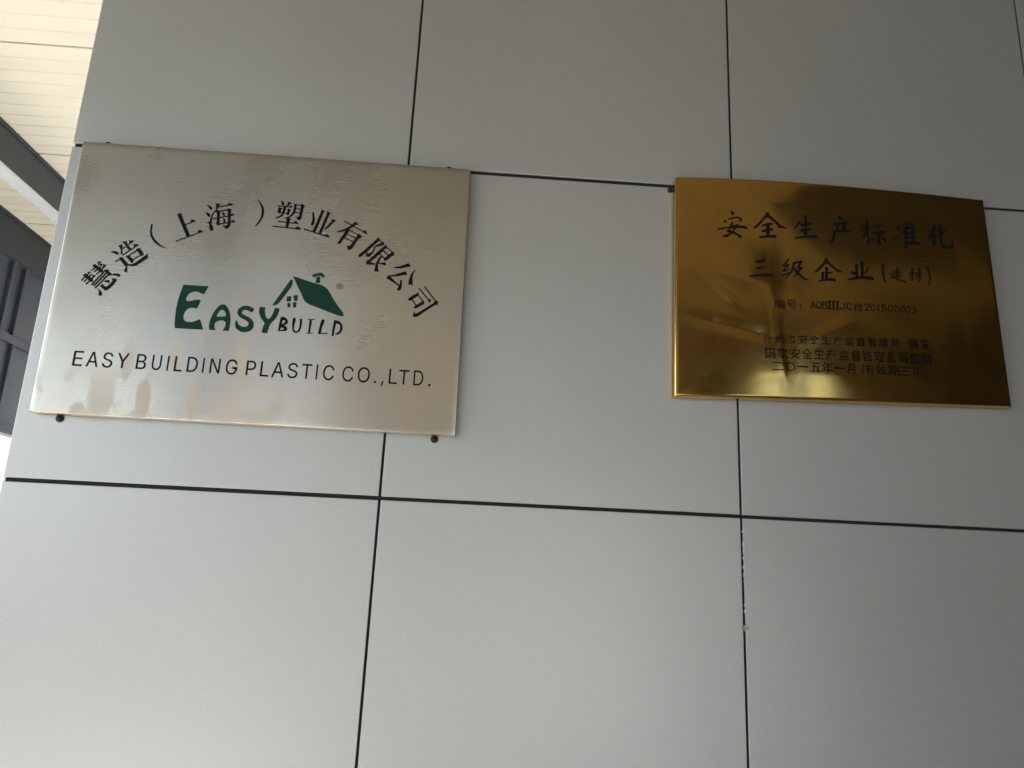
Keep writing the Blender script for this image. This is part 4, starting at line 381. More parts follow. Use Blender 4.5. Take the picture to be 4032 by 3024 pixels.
117.2],[330.71,116.87],[331.83,117.36],[332.91,117.97],[333.93,118.69],[334.94,117.91],[336.05,117.26],[337.25,116.75],[337.47,117.09],[337.76,117.47],[338.06,117.78],[336.89,118.21],[335.8,118.79],[334.8,119.5],[335.84,
120.74],[336.7,122.2],[337.34,123.89],[336.56,124.21],[336.33,124.15]],[[335.81,123.09],[335.3,122.06],[334.67,121.12],[333.93,120.28],[333.19,121.14],[332.55,122.08],[332.03,123.09]]],[[[325.68,124.98],[325.68,121.63],
[322.33,121.63],[322.33,120.56],[325.85,120.56],[325.85,116.96],[327.07,116.96],[327.07,120.56],[330.62,120.56],[330.62,121.63],[326.95,121.63],[326.95,122.93],[330,122.93],[330,123.91],[326.95,123.91],[326.95,124.98]]],
[[[346.01,118.47],[346.01,109.51],[347.31,109.51],[347.31,110.1],[355.61,110.1],[355.61,109.55],[356.88,109.55],[356.88,113.81],[347.31,113.81],[347.31,115],[355.96,115],[355.96,118.47]],[[355.61,111.12],[347.31,111.12],
[347.31,112.79],[355.61,112.79]],[[347.31,117.47],[354.72,117.47],[354.72,115.98],[347.31,115.98]]],[[[349.93,121.66],[350.12,121.3],[350.3,120.93],[350.46,120.56],[344.12,120.56],[344.12,117.71],[345.37,117.71],[345.37,
119.54],[356.77,119.54],[356.77,117.71],[358.07,117.71],[358.07,120.56],[351.78,120.56],[351.59,121.01],[351.34,121.47],[351.08,121.9]]],[[[345.26,125.48],[344.72,124],[344,122.66],[343.13,121.54],[343.5,121.35],[343.91,
121.12],[344.24,120.92],[344.73,121.54],[345.19,122.26],[345.63,123.04],[346.81,123.04],[347.18,122.38],[347.5,121.71],[347.72,121.13],[348.82,121.51],[348.63,121.97],[348.37,122.5],[348.06,123.04],[350.69,123.04],
[350.69,123.99],[346.06,123.99],[346.22,124.41],[346.38,124.82],[346.5,125.23]]],[[[352.5,125.44],[352.1,124.21],[351.54,123.09],[350.83,122.14],[351.19,121.96],[351.58,121.74],[351.89,121.54],[352.24,121.99],[352.57,
122.48],[352.88,123.03],[354.1,123.03],[354.59,122.35],[355.03,121.66],[355.33,121.07],[356.38,121.54],[356.14,122],[355.81,122.5],[355.44,123.03],[358.5,123.03],[358.5,123.99],[353.33,123.99],[353.49,124.4],[353.63,
124.8],[353.75,125.22]]],[[[368.45,111.26],[368.45,110.01],[379.72,110.01],[379.72,111.26],[375.08,111.26],[375.08,113.75],[379.13,113.75],[379.13,114.97],[375.08,114.97],[375.08,117.1],[378.89,117.1],[378.89,125.18],
[369.99,125.18],[369.99,117.1],[373.74,117.1],[373.74,114.97],[369.79,114.97],[369.79,113.75],[373.74,113.75],[373.74,111.26]],[[371.2,120.6],[373.85,120.6],[373.85,118.27],[371.2,118.27]],[[374.98,120.6],[377.64,120.6],
[377.64,118.27],[374.98,118.27]],[[371.2,123.99],[373.85,123.99],[373.85,121.7],[371.2,121.7]],[[374.98,123.99],[377.64,123.99],[377.64,121.7],[374.98,121.7]]],[[[363.54,112.66],[363.86,111.29],[365.53,111.87],[367.37,
112.51],[369.27,113.17],[369.04,114.49],[367.13,113.82],[367.13,118.31],[368.88,118.31],[368.88,119.57],[367.13,119.57],[367.13,123.52],[369.15,123.52],[369.15,124.78],[363.73,124.78],[363.73,123.52],[365.88,123.52],
[365.88,119.57],[363.9,119.57],[363.9,118.31],[365.88,118.31],[365.88,113.41],[365.03,113.13],[364.24,112.88]]],[[[387.31,125.7],[387.31,121.47],[387.18,118.28],[386.58,114.83],[385.18,111.65],[385.52,111.41],[385.91,
111.09],[386.2,110.8],[387.37,113.16],[388.08,115.79],[388.44,118.43],[398.9,118.43],[398.7,114.78],[398.46,112.69],[398.14,111.79],[397.97,111.65],[397.77,111.58],[397.51,111.56],[397.03,111.57],[396.31,111.59],[395.45,
111.65],[395.63,111.26],[395.76,110.82],[395.81,110.41],[396.7,110.36],[397.49,110.36],[398.08,110.39],[398.55,110.48],[398.93,110.65],[399.26,110.96],[399.67,112.12],[399.96,114.65],[400.19,119],[400.2,119.24],[400.21,
119.5],[400.21,119.62],[388.53,119.62],[388.56,121.14],[399.02,121.14],[399.02,125.7]],[[388.56,124.56],[397.74,124.56],[397.74,122.29],[388.56,122.29]]],[[[389.93,117.03],[389.93,111.42],[391.13,111.42],[391.13,112.45],
[396.42,112.45],[396.42,117.03]],[[391.13,115.93],[395.23,115.93],[395.23,113.55],[391.13,113.55]]],[[[429.4,121.67],[429.4,117.29],[429.15,114.98],[427.86,112.65],[424.71,110.7],[425.01,110.36],[425.32,109.95],[425.56,
109.59],[428.9,111.87],[430.41,114.56],[430.77,117.27],[430.77,121.67]]],[[[430.42,113.19],[431.6,111.99],[432.74,110.73],[433.61,109.62],[434.59,110.64],[433.7,111.71],[432.55,112.93],[431.37,114.09]]],[[[421.65,
128.01],[422.62,125.88],[423.51,123.64],[424.19,121.63],[422.93,121.63],[418.18,121.63],[418.18,120.2],[419.61,120.2],[419.3,116.56],[418.47,113.27],[416.79,110.74],[417.14,110.43],[417.48,110.06],[417.74,109.7],[419.6,
112.53],[420.54,116.15],[420.92,120.2],[422.91,120.2],[422.76,115.5],[422.57,112.84],[422.29,111.75],[422.14,111.56],[421.96,111.47],[421.71,111.46],[421.3,111.46],[420.68,111.49],[419.94,111.54],[420.12,111.09],[420.25,
110.6],[420.3,110.14],[421.08,110.11],[421.78,110.1],[422.33,110.14],[422.78,110.24],[423.15,110.46],[423.47,110.83],[423.85,112.2],[424.08,115.33],[424.25,120.89],[424.25,121.39],[424.28,121.25],[425.56,121.88],[424.87,
123.96],[423.92,126.32],[422.85,128.59]]],[[[419.45,128.49],[418.82,126.08],[417.91,123.94],[416.75,122.19],[417,121.71],[417.25,121.12],[417.41,120.64],[417.67,120.95],[417.93,121.27],[418.18,121.63],[419.28,123.54],
[420.15,125.76],[420.8,128.18]]],[[[426.23,124.36],[426.23,114.37],[427.57,114.37],[427.57,122.97],[432.61,122.97],[432.61,114.41],[433.97,114.41],[433.97,124.36],[430.17,124.36],[430.83,126.48],[434.58,126.48],[434.58,
127.94],[425.64,127.94],[425.64,126.48],[429.36,126.48],[429.21,125.77],[429.04,125.05],[428.86,124.36]]],[[[450.29,128.4],[451.19,127.34],[452.09,126.24],[452.8,125.3],[453.95,126.15],[453.24,127.06],[452.33,128.12],
[451.43,129.15]]],[[[439.94,122.8],[440.3,123],[440.99,123.12],[442.04,123.16],[444.78,123.16],[443.17,119.12],[440.86,115.73],[437.71,113.04],[438.12,112.68],[438.52,112.23],[438.81,111.82],[441.13,113.65],[443.04,
115.79],[444.58,118.24],[445.43,116.73],[446.41,115.37],[447.51,114.15],[445.74,113],[443.83,112.11],[441.82,111.47],[442.11,111.07],[442.4,110.59],[442.6,110.13],[444.75,110.89],[446.78,111.87],[448.65,113.12],[450.55,
111.85],[452.69,110.84],[455.07,110.1],[455.33,110.59],[455.65,111.1],[455.98,111.51],[453.7,112.13],[451.64,113],[449.8,114.11],[451.37,115.88],[452.66,118.01],[453.64,120.5],[452.64,121],[452.37,120.92],[445.75,
120.92],[446,121.64],[446.24,122.39],[446.46,123.16],[455.32,123.16],[455.34,124.67],[446.85,124.67],[447.14,126.13],[447.4,127.65],[447.63,129.23],[445.99,129.53],[445.76,127.85],[445.49,126.22],[445.17,124.67],[441.61,
124.67],[442.15,125.87],[442.65,127.18],[443.05,128.55],[441.49,128.86],[441.05,127.27],[440.54,125.93],[440.18,125.13],[439.95,124.72],[439.71,124.44],[439.46,124.29],[439.64,123.81],[439.82,123.26]],[[448.63,115.07],
[447.39,116.36],[446.34,117.81],[445.48,119.41],[451.64,119.41],[450.83,117.79],[449.81,116.34]]]],[[[[169.9,85.78],[170.69,85.03],[171.42,84.22],[171.97,83.49],[173.07,84.12],[172.49,84.83],[171.74,85.61],[170.92,
86.33]]],[[[162.25,83.29],[162.25,82.01],[173.78,82.01],[173.78,83.29],[168.59,83.29],[168.59,86.69],[172.83,86.69],[172.83,88],[168.59,88],[168.59,90.87],[173.34,90.87],[173.34,92.22],[162.54,92.22],[162.54,90.87],
[167.1,90.87],[167.1,88],[163.13,88],[163.13,86.69],[167.1,86.69],[167.1,83.29]]],[[[159.27,95.34],[159.27,77.75],[160.86,77.75],[160.86,78.75],[175,78.75],[175,77.75],[176.65,77.75],[176.65,95.34]],[[160.86,80.16],
[160.86,93.93],[175,93.93],[175,80.16]]],[[[188.08,95.63],[188.35,95.18],[188.63,94.7],[188.87,94.21],[180.97,94.21],[180.97,90.25],[182.5,90.25],[182.5,92.9],[196.94,92.9],[196.94,90.25],[198.56,90.25],[198.56,94.21],
[190.76,94.21],[190.46,94.82],[190.09,95.46],[189.71,96.07]]],[[[195.77,89.04],[194.41,87.98],[192.82,86.86],[191.18,85.82],[190.62,86.86],[189.9,87.85],[189,88.77],[189.51,89.1],[190,89.44],[190.47,89.79],[195.75,
89.79],[195.75,91.06],[183.59,91.06],[183.59,89.79],[188.39,89.79],[186.13,88.65],[183.55,87.71],[180.89,86.99],[181.2,86.64],[181.52,86.21],[181.75,85.86],[183.8,86.47],[185.86,87.23],[187.82,88.12],[188.2,87.77],
[188.54,87.39],[188.85,86.99],[186.56,85.74],[183.69,84.61],[180.84,83.78],[181.14,83.43],[181.42,83.02],[181.64,82.65],[184.33,83.55],[187.08,84.73],[189.46,86.03],[189.69,85.57],[189.88,85.13],[190.03,84.68],[187.37,
82.96],[183.99,81.45],[180.49,80.42],[180.8,80.04],[181.09,79.6],[181.31,79.19],[184.45,80.26],[187.59,81.68],[190.32,83.3],[190.33,81.85],[190.03,80.71],[189.5,80],[189.11,79.75],[188.68,79.64],[188.16,79.62],[187.64,
79.62],[186.99,79.65],[186.25,79.71],[186.47,79.27],[186.61,78.78],[186.67,78.35],[187.33,78.33],[187.94,78.32],[188.45,78.31],[189.3,78.37],[189.99,78.58],[190.63,78.98],[191.57,80.26],[191.93,82.27],[191.6,84.67],
[192.6,85.22],[194.02,82.63],[195.97,80.54],[198.41,79.08],[198.71,79.5],[199.08,79.91],[199.46,80.25],[197.04,81.58],[195.13,83.54],[193.82,85.93],[194.96,86.65],[196.06,87.38],[197.07,88.11]]],[[[209.55,96.49],[209.9,
95.86],[210.24,95.2],[210.56,94.57],[202.65,94.57],[202.65,90.59],[204.26,90.59],[204.26,93.17],[218.47,93.17],[218.47,90.59],[220.17,90.59],[220.17,94.57],[212.45,94.57],[212.08,95.29],[211.64,96.09],[211.2,96.86]]],
[[[207.08,87.76],[206.3,86.65],[205.53,85.63],[204.8,84.72],[206.63,84.14],[208.53,83.5],[210.46,82.8],[208.17,81.67],[205.49,80.81],[202.41,80.17],[202.8,79.77],[203.17,79.28],[203.45,78.84],[206.75,79.64],[209.67,
80.73],[212.17,82.14],[214.78,81.04],[217.1,79.95],[218.96,78.92],[220.3,80.19],[218.4,81.18],[216.1,82.22],[213.53,83.25],[214.74,84.55],[215.76,86.04],[216.6,87.76],[220.75,87.76],[220.75,89.15],[209.9,89.15],[210.46,
90.13],[210.98,91.09],[211.44,92.04],[209.7,92.35],[209.21,91.32],[208.63,90.25],[207.98,89.15],[202.14,89.15],[202.14,87.76]],[[214.75,87.76],[213.99,86.27],[213.05,84.98],[211.92,83.84],[210.36,84.39],[208.82,84.9],
[207.31,85.37],[207.87,86.11],[208.44,86.91],[209.01,87.76]]],[[[233.19,97.66],[230.88,94.62],[227.91,91.96],[224.61,89.93],[224.96,89.56],[225.3,89.14],[225.56,88.71],[226.3,89.13],[227.03,89.58],[227.75,90.07],[227.75,
88.78],[232.6,88.78],[232.6,85.67],[227.86,85.67],[227.86,84.34],[232.6,84.34],[232.6,81.06],[225.52,81.06],[225.52,79.71],[241.2,79.71],[241.2,81.06],[234.03,81.06],[234.03,84.34],[239,84.34],[239,85.67],[234.03,85.67],
[234.03,88.78],[239,88.78],[239,90.09],[239.7,89.58],[240.41,89.1],[241.13,88.64],[241.39,89.09],[241.73,89.53],[242.09,89.89],[239.19,91.74],[236.51,93.92],[234.09,96.53],[234.4,97.05]],[[227.8,90.11],[229.82,91.68],
[231.68,93.47],[233.32,95.44],[235.1,93.42],[236.98,91.67],[238.96,90.11]]],[[[249.35,98.43],[248.4,95.59],[247.12,93],[245.57,90.89],[246.03,90.62],[246.53,90.28],[246.94,89.98],[247.7,90.96],[248.41,92.09],[249.08,
93.33],[253.93,93.33],[253.93,88.83],[247.84,88.83],[247.84,87.37],[253.93,87.37],[253.93,82.19],[245.59,82.19],[245.59,80.7],[263.86,80.7],[263.86,82.19],[255.52,82.19],[255.52,87.37],[262.15,87.37],[262.15,88.83],
[255.52,88.83],[255.52,93.33],[262.88,93.33],[262.88,94.81],[255.52,94.81],[255.52,98.76],[253.93,98.76],[253.93,94.81],[249.76,94.81],[250.19,95.88],[250.57,96.97],[250.91,98.09]]],[[[271.88,94.49],[272.55,93.54],
[273.16,92.55],[273.59,91.67],[274.96,92.27],[274.5,93.12],[273.87,94.09],[273.18,95]]],[[[280.44,94.91],[279.98,93.82],[279.4,92.66],[278.79,91.63],[269.09,91.63],[269.09,88.99],[268.99,86.73],[268.48,84.28],[267.3,
81.98],[267.72,81.71],[268.19,81.34],[268.55,81],[269.88,83.56],[270.5,86.37],[270.65,88.95],[270.65,90.2],[285.24,90.2],[285.24,91.63],[280.32,91.63],[280.9,92.5],[281.5,93.43],[282.06,94.37]]],[[[275.14,98.52],[275.59,
97.89],[276.02,97.22],[276.36,96.57],[268.81,96.57],[268.81,95.18],[284.72,95.18],[284.72,96.57],[278.09,96.57],[278.15,96.59],[277.77,97.32],[277.24,98.14],[276.64,98.91]]],[[[301.86,93.16],[303.32,92.05],[304.73,
90.86],[305.8,89.78],[306.98,90.71],[305.87,91.75],[304.45,92.91],[302.98,93.97]]],[[[295.61,99.52],[295.61,89.94],[297.09,89.94],[297.09,99.52]]],[[[291.74,98.84],[291.74,90.59],[293.18,90.59],[293.18,98.84]]],[[[301.5,
99.54],[300.61,96.66],[299.37,94.08],[297.81,91.99],[298.24,91.71],[298.69,91.37],[299.04,91.09],[299.98,92.33],[300.84,93.77],[301.62,95.37],[307.97,95.37],[307.97,96.74],[302.17,96.74],[302.46,97.56],[302.71,98.4],
[302.94,99.26]]],[[[292.51,88.74],[292.51,82.98],[290.26,82.98],[290.26,81.61],[308.23,81.61],[308.23,82.98],[306.1,82.98],[306.1,88.74]],[[293.89,82.98],[293.89,87.43],[296.54,87.43],[296.54,82.98]],[[297.92,82.98],
[297.92,87.43],[300.6,87.43],[300.6,82.98]],[[301.95,82.98],[301.95,87.43],[304.66,87.43],[304.66,82.98]]],[[[314.04,94.73],[313.61,93.62],[313.07,92.59],[312.43,91.69],[312.74,91.48],[313.08,91.21],[313.36,90.97],
[314.02,91.97],[314.63,93.16],[315.12,94.42]]],[[[317.95,94.23],[318.56,93.4],[319.11,92.51],[319.51,91.71],[320.5,92.31],[320.09,93.09],[319.53,93.96],[318.92,94.77]]],[[[314.74,90.42],[314.74,81.21],[316.02,81.21],
[316.02,81.87],[324.76,81.87],[324.76,81.25],[326.07,81.25],[326.07,90.42]],[[316.02,86.84],[324.76,86.84],[324.76,85.47],[316.02,85.47]],[[316.02,87.86],[316.02,89.21],[324.76,89.21],[324.76,87.86]],[[316.02,84.46],
[324.76,84.46],[324.76,83.06],[316.02,83.06]]],[[[320.66,99.36],[320.66,98.1],[321.31,98.1],[321.13,98.03],[321.74,96.53],[322.48,95.13],[323.36,93.85],[322.36,93.04],[321.3,92.37],[320.19,91.86],[320.46,91.52],[320.72,
91.11],[320.93,90.72],[322.08,91.3],[323.18,92.02],[324.22,92.88],[325.25,91.95],[326.38,91.17],[327.6,90.57],[327.82,90.98],[328.12,91.42],[328.43,91.8],[327.23,92.3],[326.12,92.99],[325.1,93.83],[326.16,95.31],[327.04,
97.05],[327.69,99.06],[326.9,99.43],[326.67,99.36]],[[326.13,98.1],[325.61,96.88],[324.97,95.76],[324.22,94.77],[323.46,95.78],[322.81,96.9],[322.28,98.1]]],[[[315.8,100.34],[315.8,96.37],[312.39,96.37],[312.39,95.1],
[315.98,95.1],[315.98,90.82],[317.22,90.82],[317.22,95.1],[320.84,95.1],[320.84,96.37],[317.1,96.37],[317.1,97.91],[320.21,97.91],[320.21,99.07],[317.1,99.07],[317.1,100.34]]],[[[334.72,92.15],[334.72,81.62],[336.18,
81.62],[336.18,82.31],[345.49,82.31],[345.49,81.66],[346.91,81.66],[346.91,86.67],[336.18,86.67],[336.18,88.07],[345.89,88.07],[345.89,92.15]],[[345.49,83.51],[336.18,83.51],[336.18,85.48],[345.49,85.48]],[[336.18,
90.97],[344.49,90.97],[344.49,89.22],[336.18,89.22]]],[[[339.13,95.89],[339.33,95.47],[339.54,95.03],[339.72,94.6],[332.61,94.6],[332.61,91.25],[334.01,91.25],[334.01,93.4],[346.8,93.4],[346.8,91.25],[348.26,91.25],
[348.26,94.6],[341.2,94.6],[340.98,95.13],[340.71,95.67],[340.41,96.18]]],[[[333.88,100.37],[333.28,98.64],[332.47,97.06],[331.49,95.75],[331.91,95.53],[332.37,95.26],[332.74,95.02],[333.28,95.75],[333.8,96.59],[334.3,
97.51],[335.62,97.51],[336.04,96.73],[336.4,95.94],[336.64,95.27],[337.87,95.71],[337.66,96.26],[337.37,96.88],[337.03,97.51],[339.97,97.51],[339.97,98.63],[334.78,98.63],[334.96,99.12],[335.13,99.6],[335.28,100.09]]],
[[[342.01,100.33],[341.56,98.89],[340.92,97.57],[340.12,96.46],[340.53,96.24],[340.97,95.98],[341.32,95.75],[341.71,96.27],[342.08,96.85],[342.43,97.5],[343.79,97.5],[344.35,96.7],[344.84,95.89],[345.18,95.2],[346.35,
95.75],[346.08,96.29],[345.72,96.88],[345.3,97.5],[348.73,97.5],[348.73,98.63],[342.93,98.63],[343.11,99.11],[343.27,99.59],[343.41,100.07]]],[[[358.68,83.67],[358.68,82.19],[371.8,82.19],[371.8,83.67],[366.4,83.67],
[366.4,86.61],[371.11,86.61],[371.11,88.07],[366.4,88.07],[366.4,90.59],[370.83,90.59],[370.83,100.16],[360.48,100.16],[360.48,90.59],[364.84,90.59],[364.84,88.07],[360.24,88.07],[360.24,86.61],[364.84,86.61],[364.84,
83.67]],[[361.88,94.74],[364.96,94.74],[364.96,91.98],[361.88,91.98]],[[366.28,94.74],[369.38,94.74],[369.38,91.98],[366.28,91.98]],[[361.88,98.75],[364.96,98.75],[364.96,96.04],[361.88,96.04]],[[366.28,98.75],[369.38,
98.75],[369.38,96.04],[366.28,96.04]]],[[[352.96,85.33],[353.34,83.71],[355.28,84.39],[357.42,85.15],[359.63,85.93],[359.36,87.49],[357.14,86.7],[357.14,92.02],[359.18,92.02],[359.18,93.52],[357.14,93.52],[357.14,98.2],
[359.49,98.2],[359.49,99.69],[353.18,99.69],[353.18,98.2],[355.69,98.2],[355.69,93.52],[353.38,93.52],[353.38,92.02],[355.69,92.02],[355.69,86.21],[354.69,85.88],[353.78,85.59]]],[[[388.37,88.02],[389.34,86.4],[390.18,
84.7],[390.75,83.19],[391.79,84.01],[391.22,85.52],[390.35,87.17],[389.35,88.73]]],[[[382.41,89.21],[383.57,88.08],[384.66,86.82],[385.48,85.65],[386.44,86.68],[385.6,87.81],[384.49,89.03],[383.32,90.11]]],[[[380.15,
88.6],[380.15,84.14],[380.36,82.78],[381.16,82.1],[382.73,81.91],[383.82,81.91],[385.49,81.91],[386.6,81.91],[387.83,82.17],[388.5,83.1],[388.8,85],[388.38,85.13],[387.94,85.34],[387.58,85.58],[387.45,84.17],[387.14,
83.53],[386.5,83.38],[385.35,83.38],[383.83,83.38],[382.8,83.38],[381.98,83.44],[381.6,83.67],[381.51,84.16],[381.51,88.6]]],[[[377.68,88.26],[377.28,86.56],[376.73,84.93],[376.06,83.6],[377.25,82.89],[377.95,84.39],
[378.5,86.16],[378.9,87.97]]],[[[378.52,97.16],[378.52,90.28],[389.42,90.28],[389.42,97.16],[386.62,97.16],[387.23,98.33],[387.83,99.58],[388.41,100.83],[387.08,101.5],[386.55,100.08],[385.89,98.55],[385.21,97.16],
[381.69,97.16],[382.7,97.81],[382.25,98.95],[381.59,100.22],[380.84,101.43],[379.74,100.78],[380.45,99.58],[381.06,98.31],[381.48,97.16]],[[379.88,95.63],[388,95.63],[388,91.84],[379.88,91.84]]],[[[399.54,101.63],
[399.54,96.55],[399.4,92.73],[398.76,88.58],[397.25,84.77],[397.62,84.49],[398.03,84.1],[398.35,83.75],[399.61,86.58],[400.37,89.73],[400.76,92.9],[412,92.9],[411.78,88.53],[411.52,86.01],[411.18,84.94],[411,84.76],
[410.79,84.69],[410.5,84.66],[409.99,84.67],[409.22,84.7],[408.29,84.77],[408.48,84.3],[408.62,83.78],[408.68,83.28],[409.64,83.22],[410.48,83.22],[411.12,83.26],[411.62,83.36],[412.03,83.57],[412.38,83.94],[412.83,
85.33],[413.14,88.37],[413.38,93.58],[413.4,93.88],[413.4,94.18],[413.4,94.33],[400.85,94.33],[400.89,96.15],[412.13,96.15],[412.13,101.63]],[[400.89,100.25],[410.76,100.25],[410.76,97.53],[400.89,97.53]]],[[[402.36,
91.22],[402.36,84.49],[403.64,84.49],[403.64,85.73],[409.33,85.73],[409.33,91.22]],[[403.64,89.91],[408.06,89.91],[408.06,87.04],[403.64,87.04]]],[[[429.75,95.34],[431.23,94.15],[432.65,92.87],[433.73,91.72],[434.93,
92.71],[433.81,93.83],[432.37,95.07],[430.88,96.2]]],[[[423.43,102.16],[423.43,91.89],[424.93,91.89],[424.93,102.16]]],[[[419.53,101.43],[419.53,92.58],[420.98,92.58],[420.98,101.43]]],[[[429.39,102.18],[428.48,99.09],
[427.23,96.33],[425.66,94.09],[426.09,93.79],[426.55,93.43],[426.9,93.12],[427.85,94.45],[428.72,95.99],[429.51,97.71],[435.92,97.71],[435.92,99.18],[430.07,99.18],[430.35,100.06],[430.61,100.96],[430.84,101.88]]],
[[[420.3,90.6],[420.3,84.43],[418.03,84.43],[418.03,82.96],[436.18,82.96],[436.18,84.43],[434.03,84.43],[434.03,90.6]],[[421.7,84.43],[421.7,89.19],[424.37,89.19],[424.37,84.43]],[[425.77,84.43],[425.77,89.19],[428.47,
89.19],[428.47,84.43]],[[429.84,84.43],[429.84,89.19],[432.58,89.19],[432.58,84.43]]],[[[450.95,99.94],[450.95,88.06],[452.32,88.06],[452.32,99.94]]],[[[454.36,101.7],[454.36,84.4],[454.33,84.13],[454.21,83.99],[453.98,
83.94],[453.4,83.93],[452.5,83.94],[451.41,83.97],[451.6,83.4],[451.77,82.8],[451.89,82.27],[453.2,82.29],[454.23,82.38],[454.96,82.57],[455.44,82.94],[455.7,83.53],[455.78,84.41],[455.78,101.7]]],[[[440.72,101.4],
[440.24,99.33],[439.59,97.38],[438.79,95.74],[439.21,95.56],[439.69,95.34],[440.07,95.14],[440.4,95.8],[440.71,96.54],[441.03,97.35],[443.54,97.35],[443.54,95.1],[438.86,95.1],[438.86,93.62],[443.54,93.62],[443.54,
91.43],[439.75,91.43],[439.75,83.94],[441.05,83.94],[441.05,89.97],[443.54,89.97],[443.54,82.2],[444.92,82.2],[444.92,89.97],[447.58,89.97],[447.58,85.57],[447.56,85.39],[447.48,85.3],[447.31,85.27],[446.97,85.26],
[446.4,85.27],[445.67,85.3],[445.83,84.84],[445.97,84.35],[446.07,83.87],[447.02,83.89],[447.77,83.97],[448.31,84.14],[448.68,84.45],[448.86,84.9],[448.9,85.53],[448.9,91.43],[444.92,91.43],[444.92,93.62],[449.57,93.62],
[449.57,95.1],[444.92,95.1],[444.92,97.35],[448.82,97.35],[448.82,98.83],[444.92,98.83],[444.92,101.83],[443.54,101.83],[443.54,98.83],[441.51,98.83],[441.71,99.57],[441.9,100.33],[442.06,101.1]]]],[[[[172.89,70.47],
[172.89,68.78],[188.47,68.78],[188.47,70.47]]],[[[171.07,58.08],[171.07,56.33],[190.32,56.33],[190.32,58.08]]],[[[202.82,71.82],[198.83,70.75],[195.99,67.93],[194.91,63.96],[195.99,59.99],[198.83,57.17],[202.82,56.09],
[206.81,57.17],[209.65,59.99],[210.73,63.96],[209.65,67.93],[206.81,70.75]],[[202.82,70.48],[206.13,69.59],[208.49,67.25],[209.38,63.96],[208.49,60.67],[206.13,58.33],[202.82,57.44],[199.51,58.33],[197.16,60.67],[196.26,
63.96],[197.16,67.25],[199.51,69.59]]],[[[214.96,66.05],[214.96,63.92],[233.51,63.92],[233.51,66.05]]],[[[239.76,67.27],[239.76,65.72],[243.61,65.72],[243.19,63.21],[242.77,60.84],[242.36,58.73],[237.33,58.73],[237.33,
57.16],[255.53,57.16],[255.53,58.73],[251.36,58.73],[251.66,61.64],[251.92,64.59],[252.12,67.22],[250.93,67.35],[250.64,67.27],[245.47,67.27],[246.16,71.89],[254.08,71.89],[254.08,73.47],[238.64,73.47],[238.64,71.89],
[244.49,71.89],[244.29,70.41],[244.07,68.85],[243.85,67.27]],[[244.04,58.73],[244.42,60.83],[244.83,63.19],[245.24,65.72],[250.39,65.72],[250.22,63.53],[250,61.11],[249.74,58.73]]],[[[258.56,61.89],[258.56,60.32],
[267.89,60.32],[267.89,55.29],[269.44,55.29],[269.44,60.32],[276.78,60.32],[276.78,61.89],[269.44,61.89],[269.44,66.22],[275.37,66.22],[275.37,67.76],[269.44,67.76],[269.44,71.11],[275.84,71.11],[275.84,72.68],[263.77,
72.68],[264.09,73.43],[264.4,74.19],[264.69,74.96],[263.16,75.4],[261.98,72.52],[260.42,69.92],[258.6,67.83],[259.04,67.51],[259.53,67.11],[259.91,66.78],[260.98,68.03],[262.01,69.49],[262.98,71.11],[267.89,71.11],
[267.89,67.76],[261.88,67.76],[261.88,61.89]],[[263.38,61.89],[263.38,66.22],[267.89,66.22],[267.89,61.89]]],[[[280.25,67.26],[280.25,65.28],[298.51,65.28],[298.51,67.26]]],[[[306.28,75.52],[306.28,69.08],[306.09,65.49],
[305.19,61.8],[303.04,58.48],[303.4,58.17],[303.79,57.75],[304.08,57.35],[305.58,59.33],[306.6,61.55],[307.22,63.91],[316.01,63.91],[316.01,59.72],[315.96,59.36],[315.78,59.17],[315.44,59.09],[314.71,59.08],[313.5,
59.08],[312.04,59.12],[312.28,58.6],[312.48,58.01],[312.62,57.46],[314.33,57.48],[315.61,57.56],[316.5,57.77],[317.04,58.14],[317.34,58.76],[317.44,59.7],[317.44,75.52]],[[307.66,73.99],[316.01,73.99],[316.01,70.48],
[307.66,70.48]],[[307.66,68.99],[316.01,68.99],[316.01,65.44],[307.46,65.44],[307.58,66.66],[307.64,67.85]]],[[[329.83,66.57],[330.21,63.07],[331.25,60.04],[332.83,57.47],[333.73,58.06],[332.24,60.52],[331.27,63.35],
[330.93,66.57],[331.27,69.77],[332.24,72.61],[333.73,75.07],[332.83,75.66],[331.25,73.09],[330.21,70.06]]],[[[341.97,75.59],[341.75,74.75],[341.51,73.91],[341.22,73.07],[336.42,73.07],[336.42,71.72],[340.7,71.72],
[339.46,69.25],[337.9,67.03],[336.03,65.21],[336.31,64.87],[336.61,64.47],[336.84,64.09],[337.86,65.01],[338.81,66.05],[339.67,67.19],[339.67,57.79],[340.92,57.79],[340.92,61.63],[348.01,61.63],[348.01,59.62],[347.98,
59.38],[347.86,59.25],[347.64,59.21],[347.1,59.19],[346.23,59.19],[345.17,59.22],[345.34,58.77],[345.49,58.28],[345.59,57.83],[346.87,57.84],[347.84,57.9],[348.54,58.05],[348.97,58.37],[349.2,58.87],[349.26,59.59],
[349.26,69.47],[341.03,69.47],[341.41,70.21],[341.75,70.95],[342.07,71.72],[351.24,71.72],[351.24,73.07],[342.58,73.07],[342.82,73.79],[343.04,74.52],[343.25,75.24]],[[340.92,64.92],[348.01,64.92],[348.01,62.89],[340.92,
62.89]],[[340.92,66.16],[340.92,68.16],[348.01,68.16],[348.01,66.16]]],[[[357.7,71.8],[356.98,70.3],[356.09,68.87],[355.12,67.63],[355.46,67.37],[355.85,67.04],[356.14,66.76],[357.16,68.11],[358.13,69.73],[358.95,
